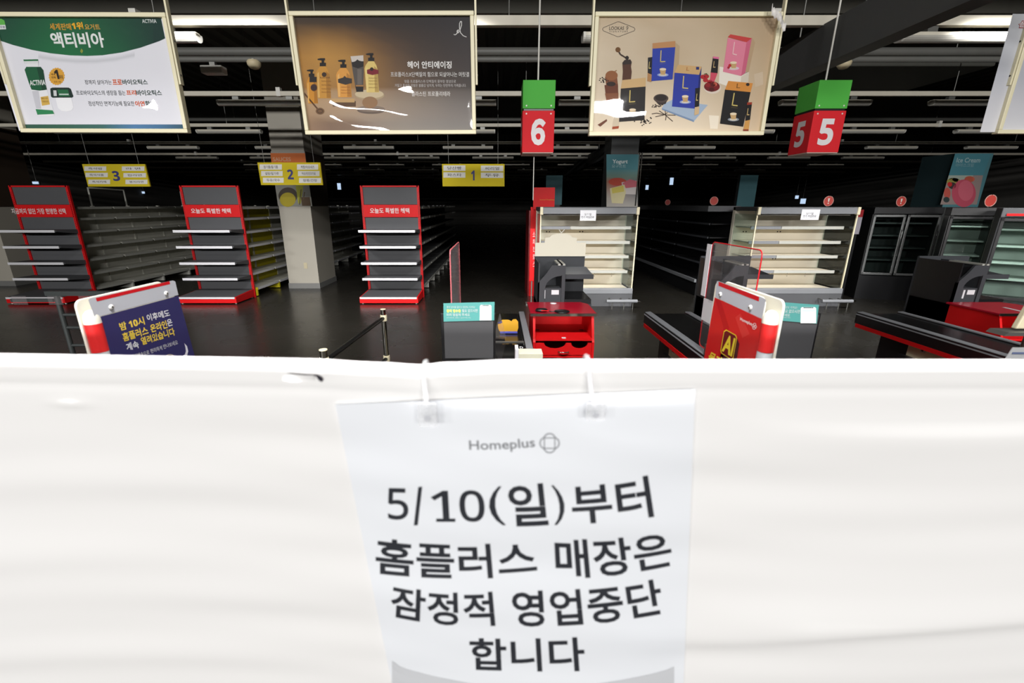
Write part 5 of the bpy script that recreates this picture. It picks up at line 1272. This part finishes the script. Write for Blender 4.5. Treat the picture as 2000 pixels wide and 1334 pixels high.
def curve_text(s, x0, x1, yb0, ybm, yb1, h, col, bold, lean=0.0, hr_=None):
    g, f = glyphs(s, bold, True); pts = []
    for u, v in g:
        x = x0 + (x1 - x0) * u
        yb = (1 - u) * (1 - 2 * u) * yb0 + 4 * u * (1 - u) * ybm + u * (2 * u - 1) * yb1
        db = (-3 + 4 * u) * yb0 + (4 - 8 * u) * ybm + (4 * u - 1) * yb1
        sl_ = db / (x1 - x0); hh = h if hr_ is None else h + (hr_ - h) * u
        pts.append((x + v * hh * (sl_ * 0.6 - 0.06 + 0.0), yb - v * hh))
    A.raw(pts, f, col, 2)
fr = lambda x, y: (600 + x / 2.246, 740 + y / 2.246)
def CT(s, x0, x1, a, b, c, h, bold=0.018, hr_=None):
    p, q = fr(x0, a), fr(x1, c); curve_text(s, p[0], q[0], p[1], fr(0, b)[1], q[1], h / 2.246, INK, bold, 0, None if hr_ is None else hr_ / 2.246)
CT('5', 356, 446, 616, 617, 618, 138, 0.011); CT('/', 468, 522, 642, 640, 638, 166, 0.011); CT('1', 548, 625, 622, 622, 622, 132, 0.011); CT('0', 672, 782, 626, 626, 626, 138, 0.011)
A.fr = (600, 740, 2.246); A.poly([(566, 612), (650, 612), (650, 626), (566, 626)], INK, 2)
CT('(', 808, 872, 646, 643, 640, 170, 0.0); CT('일', 888, 1060, 646, 645, 640, 184); CT(')', 1084, 1142, 640, 638, 634, 174, 0.0); CT('부터', 1166, 1522, 636, 626, 604, 168, hr_=182)
CT('홈플러스', 300, 1012, 854, 876, 858, 160, hr_=150); CT('매장은', 1092, 1610, 874, 862, 818, 176, hr_=150)
CT('잠정적', 362, 826, 1040, 1078, 1082, 138, hr_=150); CT('영업중단', 902, 1568, 1084, 1076, 1030, 158, hr_=156)
CT('합니다', 716, 1222, 1276, 1282, 1280, 140, hr_=150)
A.build('black_lettering', sheet)
A = Art(surfS); A.fr = (600, 740, 2.246)
GR = (128, 130, 134)
p = fr(712, 314); q = fr(1002, 308); curve_text('Homeplus', p[0], q[0], p[1] + 4, p[1] + 3, q[1] + 1, 24, GR, 0.012)
for dx, dy, rx, ry in ((-20, 0, 22, 22), (20, 0, 22, 22), (0, -19, 22, 22), (0, 19, 22, 22)):
    pass
n = 40
cl = [(1063 + 42 * math.cos(a) * (1 - 0.22 * math.cos(2 * a) ** 2 * 0 - 0.18 * (1 - abs(math.cos(2 * a)))), 281 + 42 * math.sin(a) * (1 - 0.18 * (1 - abs(math.cos(2 * a))))) for a in [2 * math.pi * k / n for k in range(n + 1)]]
A.line(cl, 5, GR, 2)
A.line([(1040, 258), (1086, 258)], 4, GR, 2); A.line([(1040, 304), (1086, 304)], 4, GR, 2); A.line([(1040, 258), (1040, 304)], 4, GR, 2); A.line([(1086, 258), (1086, 304)], 4, GR, 2)
A.build('grey_logo', sheet)
A = Art(surfS); A.fr = (600, 740, 2.246)
# grey curved corners at the foot of the sheet
GC = (200, 202, 206)
def foot_y(x):
    if x < 990: return 1236 + 112 * min(1.0, max(0.0, (x - 372) / 420)) ** 0.62
    return 1254 + 94 * min(1.0, max(0.0, (1616 - x) / 420)) ** 0.62
xs = [372 + (1610 - 372) * k / 36 for k in range(37)]
A.mesh([x for x in xs], [foot_y] + [(lambda x, q=q: foot_y(x) + (1640 - foot_y(x)) * q / 12) for q in range(1, 13)], [[GC] * 37] * 13, 1)
A.build('grey_footer', sheet)
# clear hooks over the hem
for px, yt, yb, lb in ((829, 712, 830, 'clear plastic hook over the banner, left one'), (1148, 699, 818, 'clear plastic hook over the banner, right one')):
    p = surfB(px, 740, 0); zt = ztop(p.x)
    t = thing('plastic_hook', lb, 'hook', (p.x, YB, zt))
    lo = atY(px, yb, YB - 0.028).z - zt; sh_ = atY(px, 770, YB - 0.02).z - zt
    dx = 0.006
    MB().tube([(0, 2 * hr + 0.005, -0.05), (0, 2 * hr + 0.005, -hr)] + [(0, hr + (hr + 0.004) * math.cos(a), -hr + (hr + 0.004) * math.sin(a)) for a in (0.5, 1.1, 1.57, 2.1, 2.7)] + [(0, -0.006, -hr), (dx / 2, -0.016, sh_), (dx, -0.03, sh_ - 0.015)], 0.0035, 10).build('hook_wire', m_hook, t)
    tb = MB().prism(rrect(dx - 0.012, dx + 0.014, lo, sh_ - 0.008, 0.003), 'y', -0.034, -0.031).build('tab', m_hook, t)
    MB().lathe([(0.0045, -0.0355), (0.0045, -0.0345)], (dx + 0.001, 0, (lo + sh_) / 2 - 0.008), 14, 'y').build('snap_stud', mat('grey_stud', (196, 198, 204), 0.4), tb)
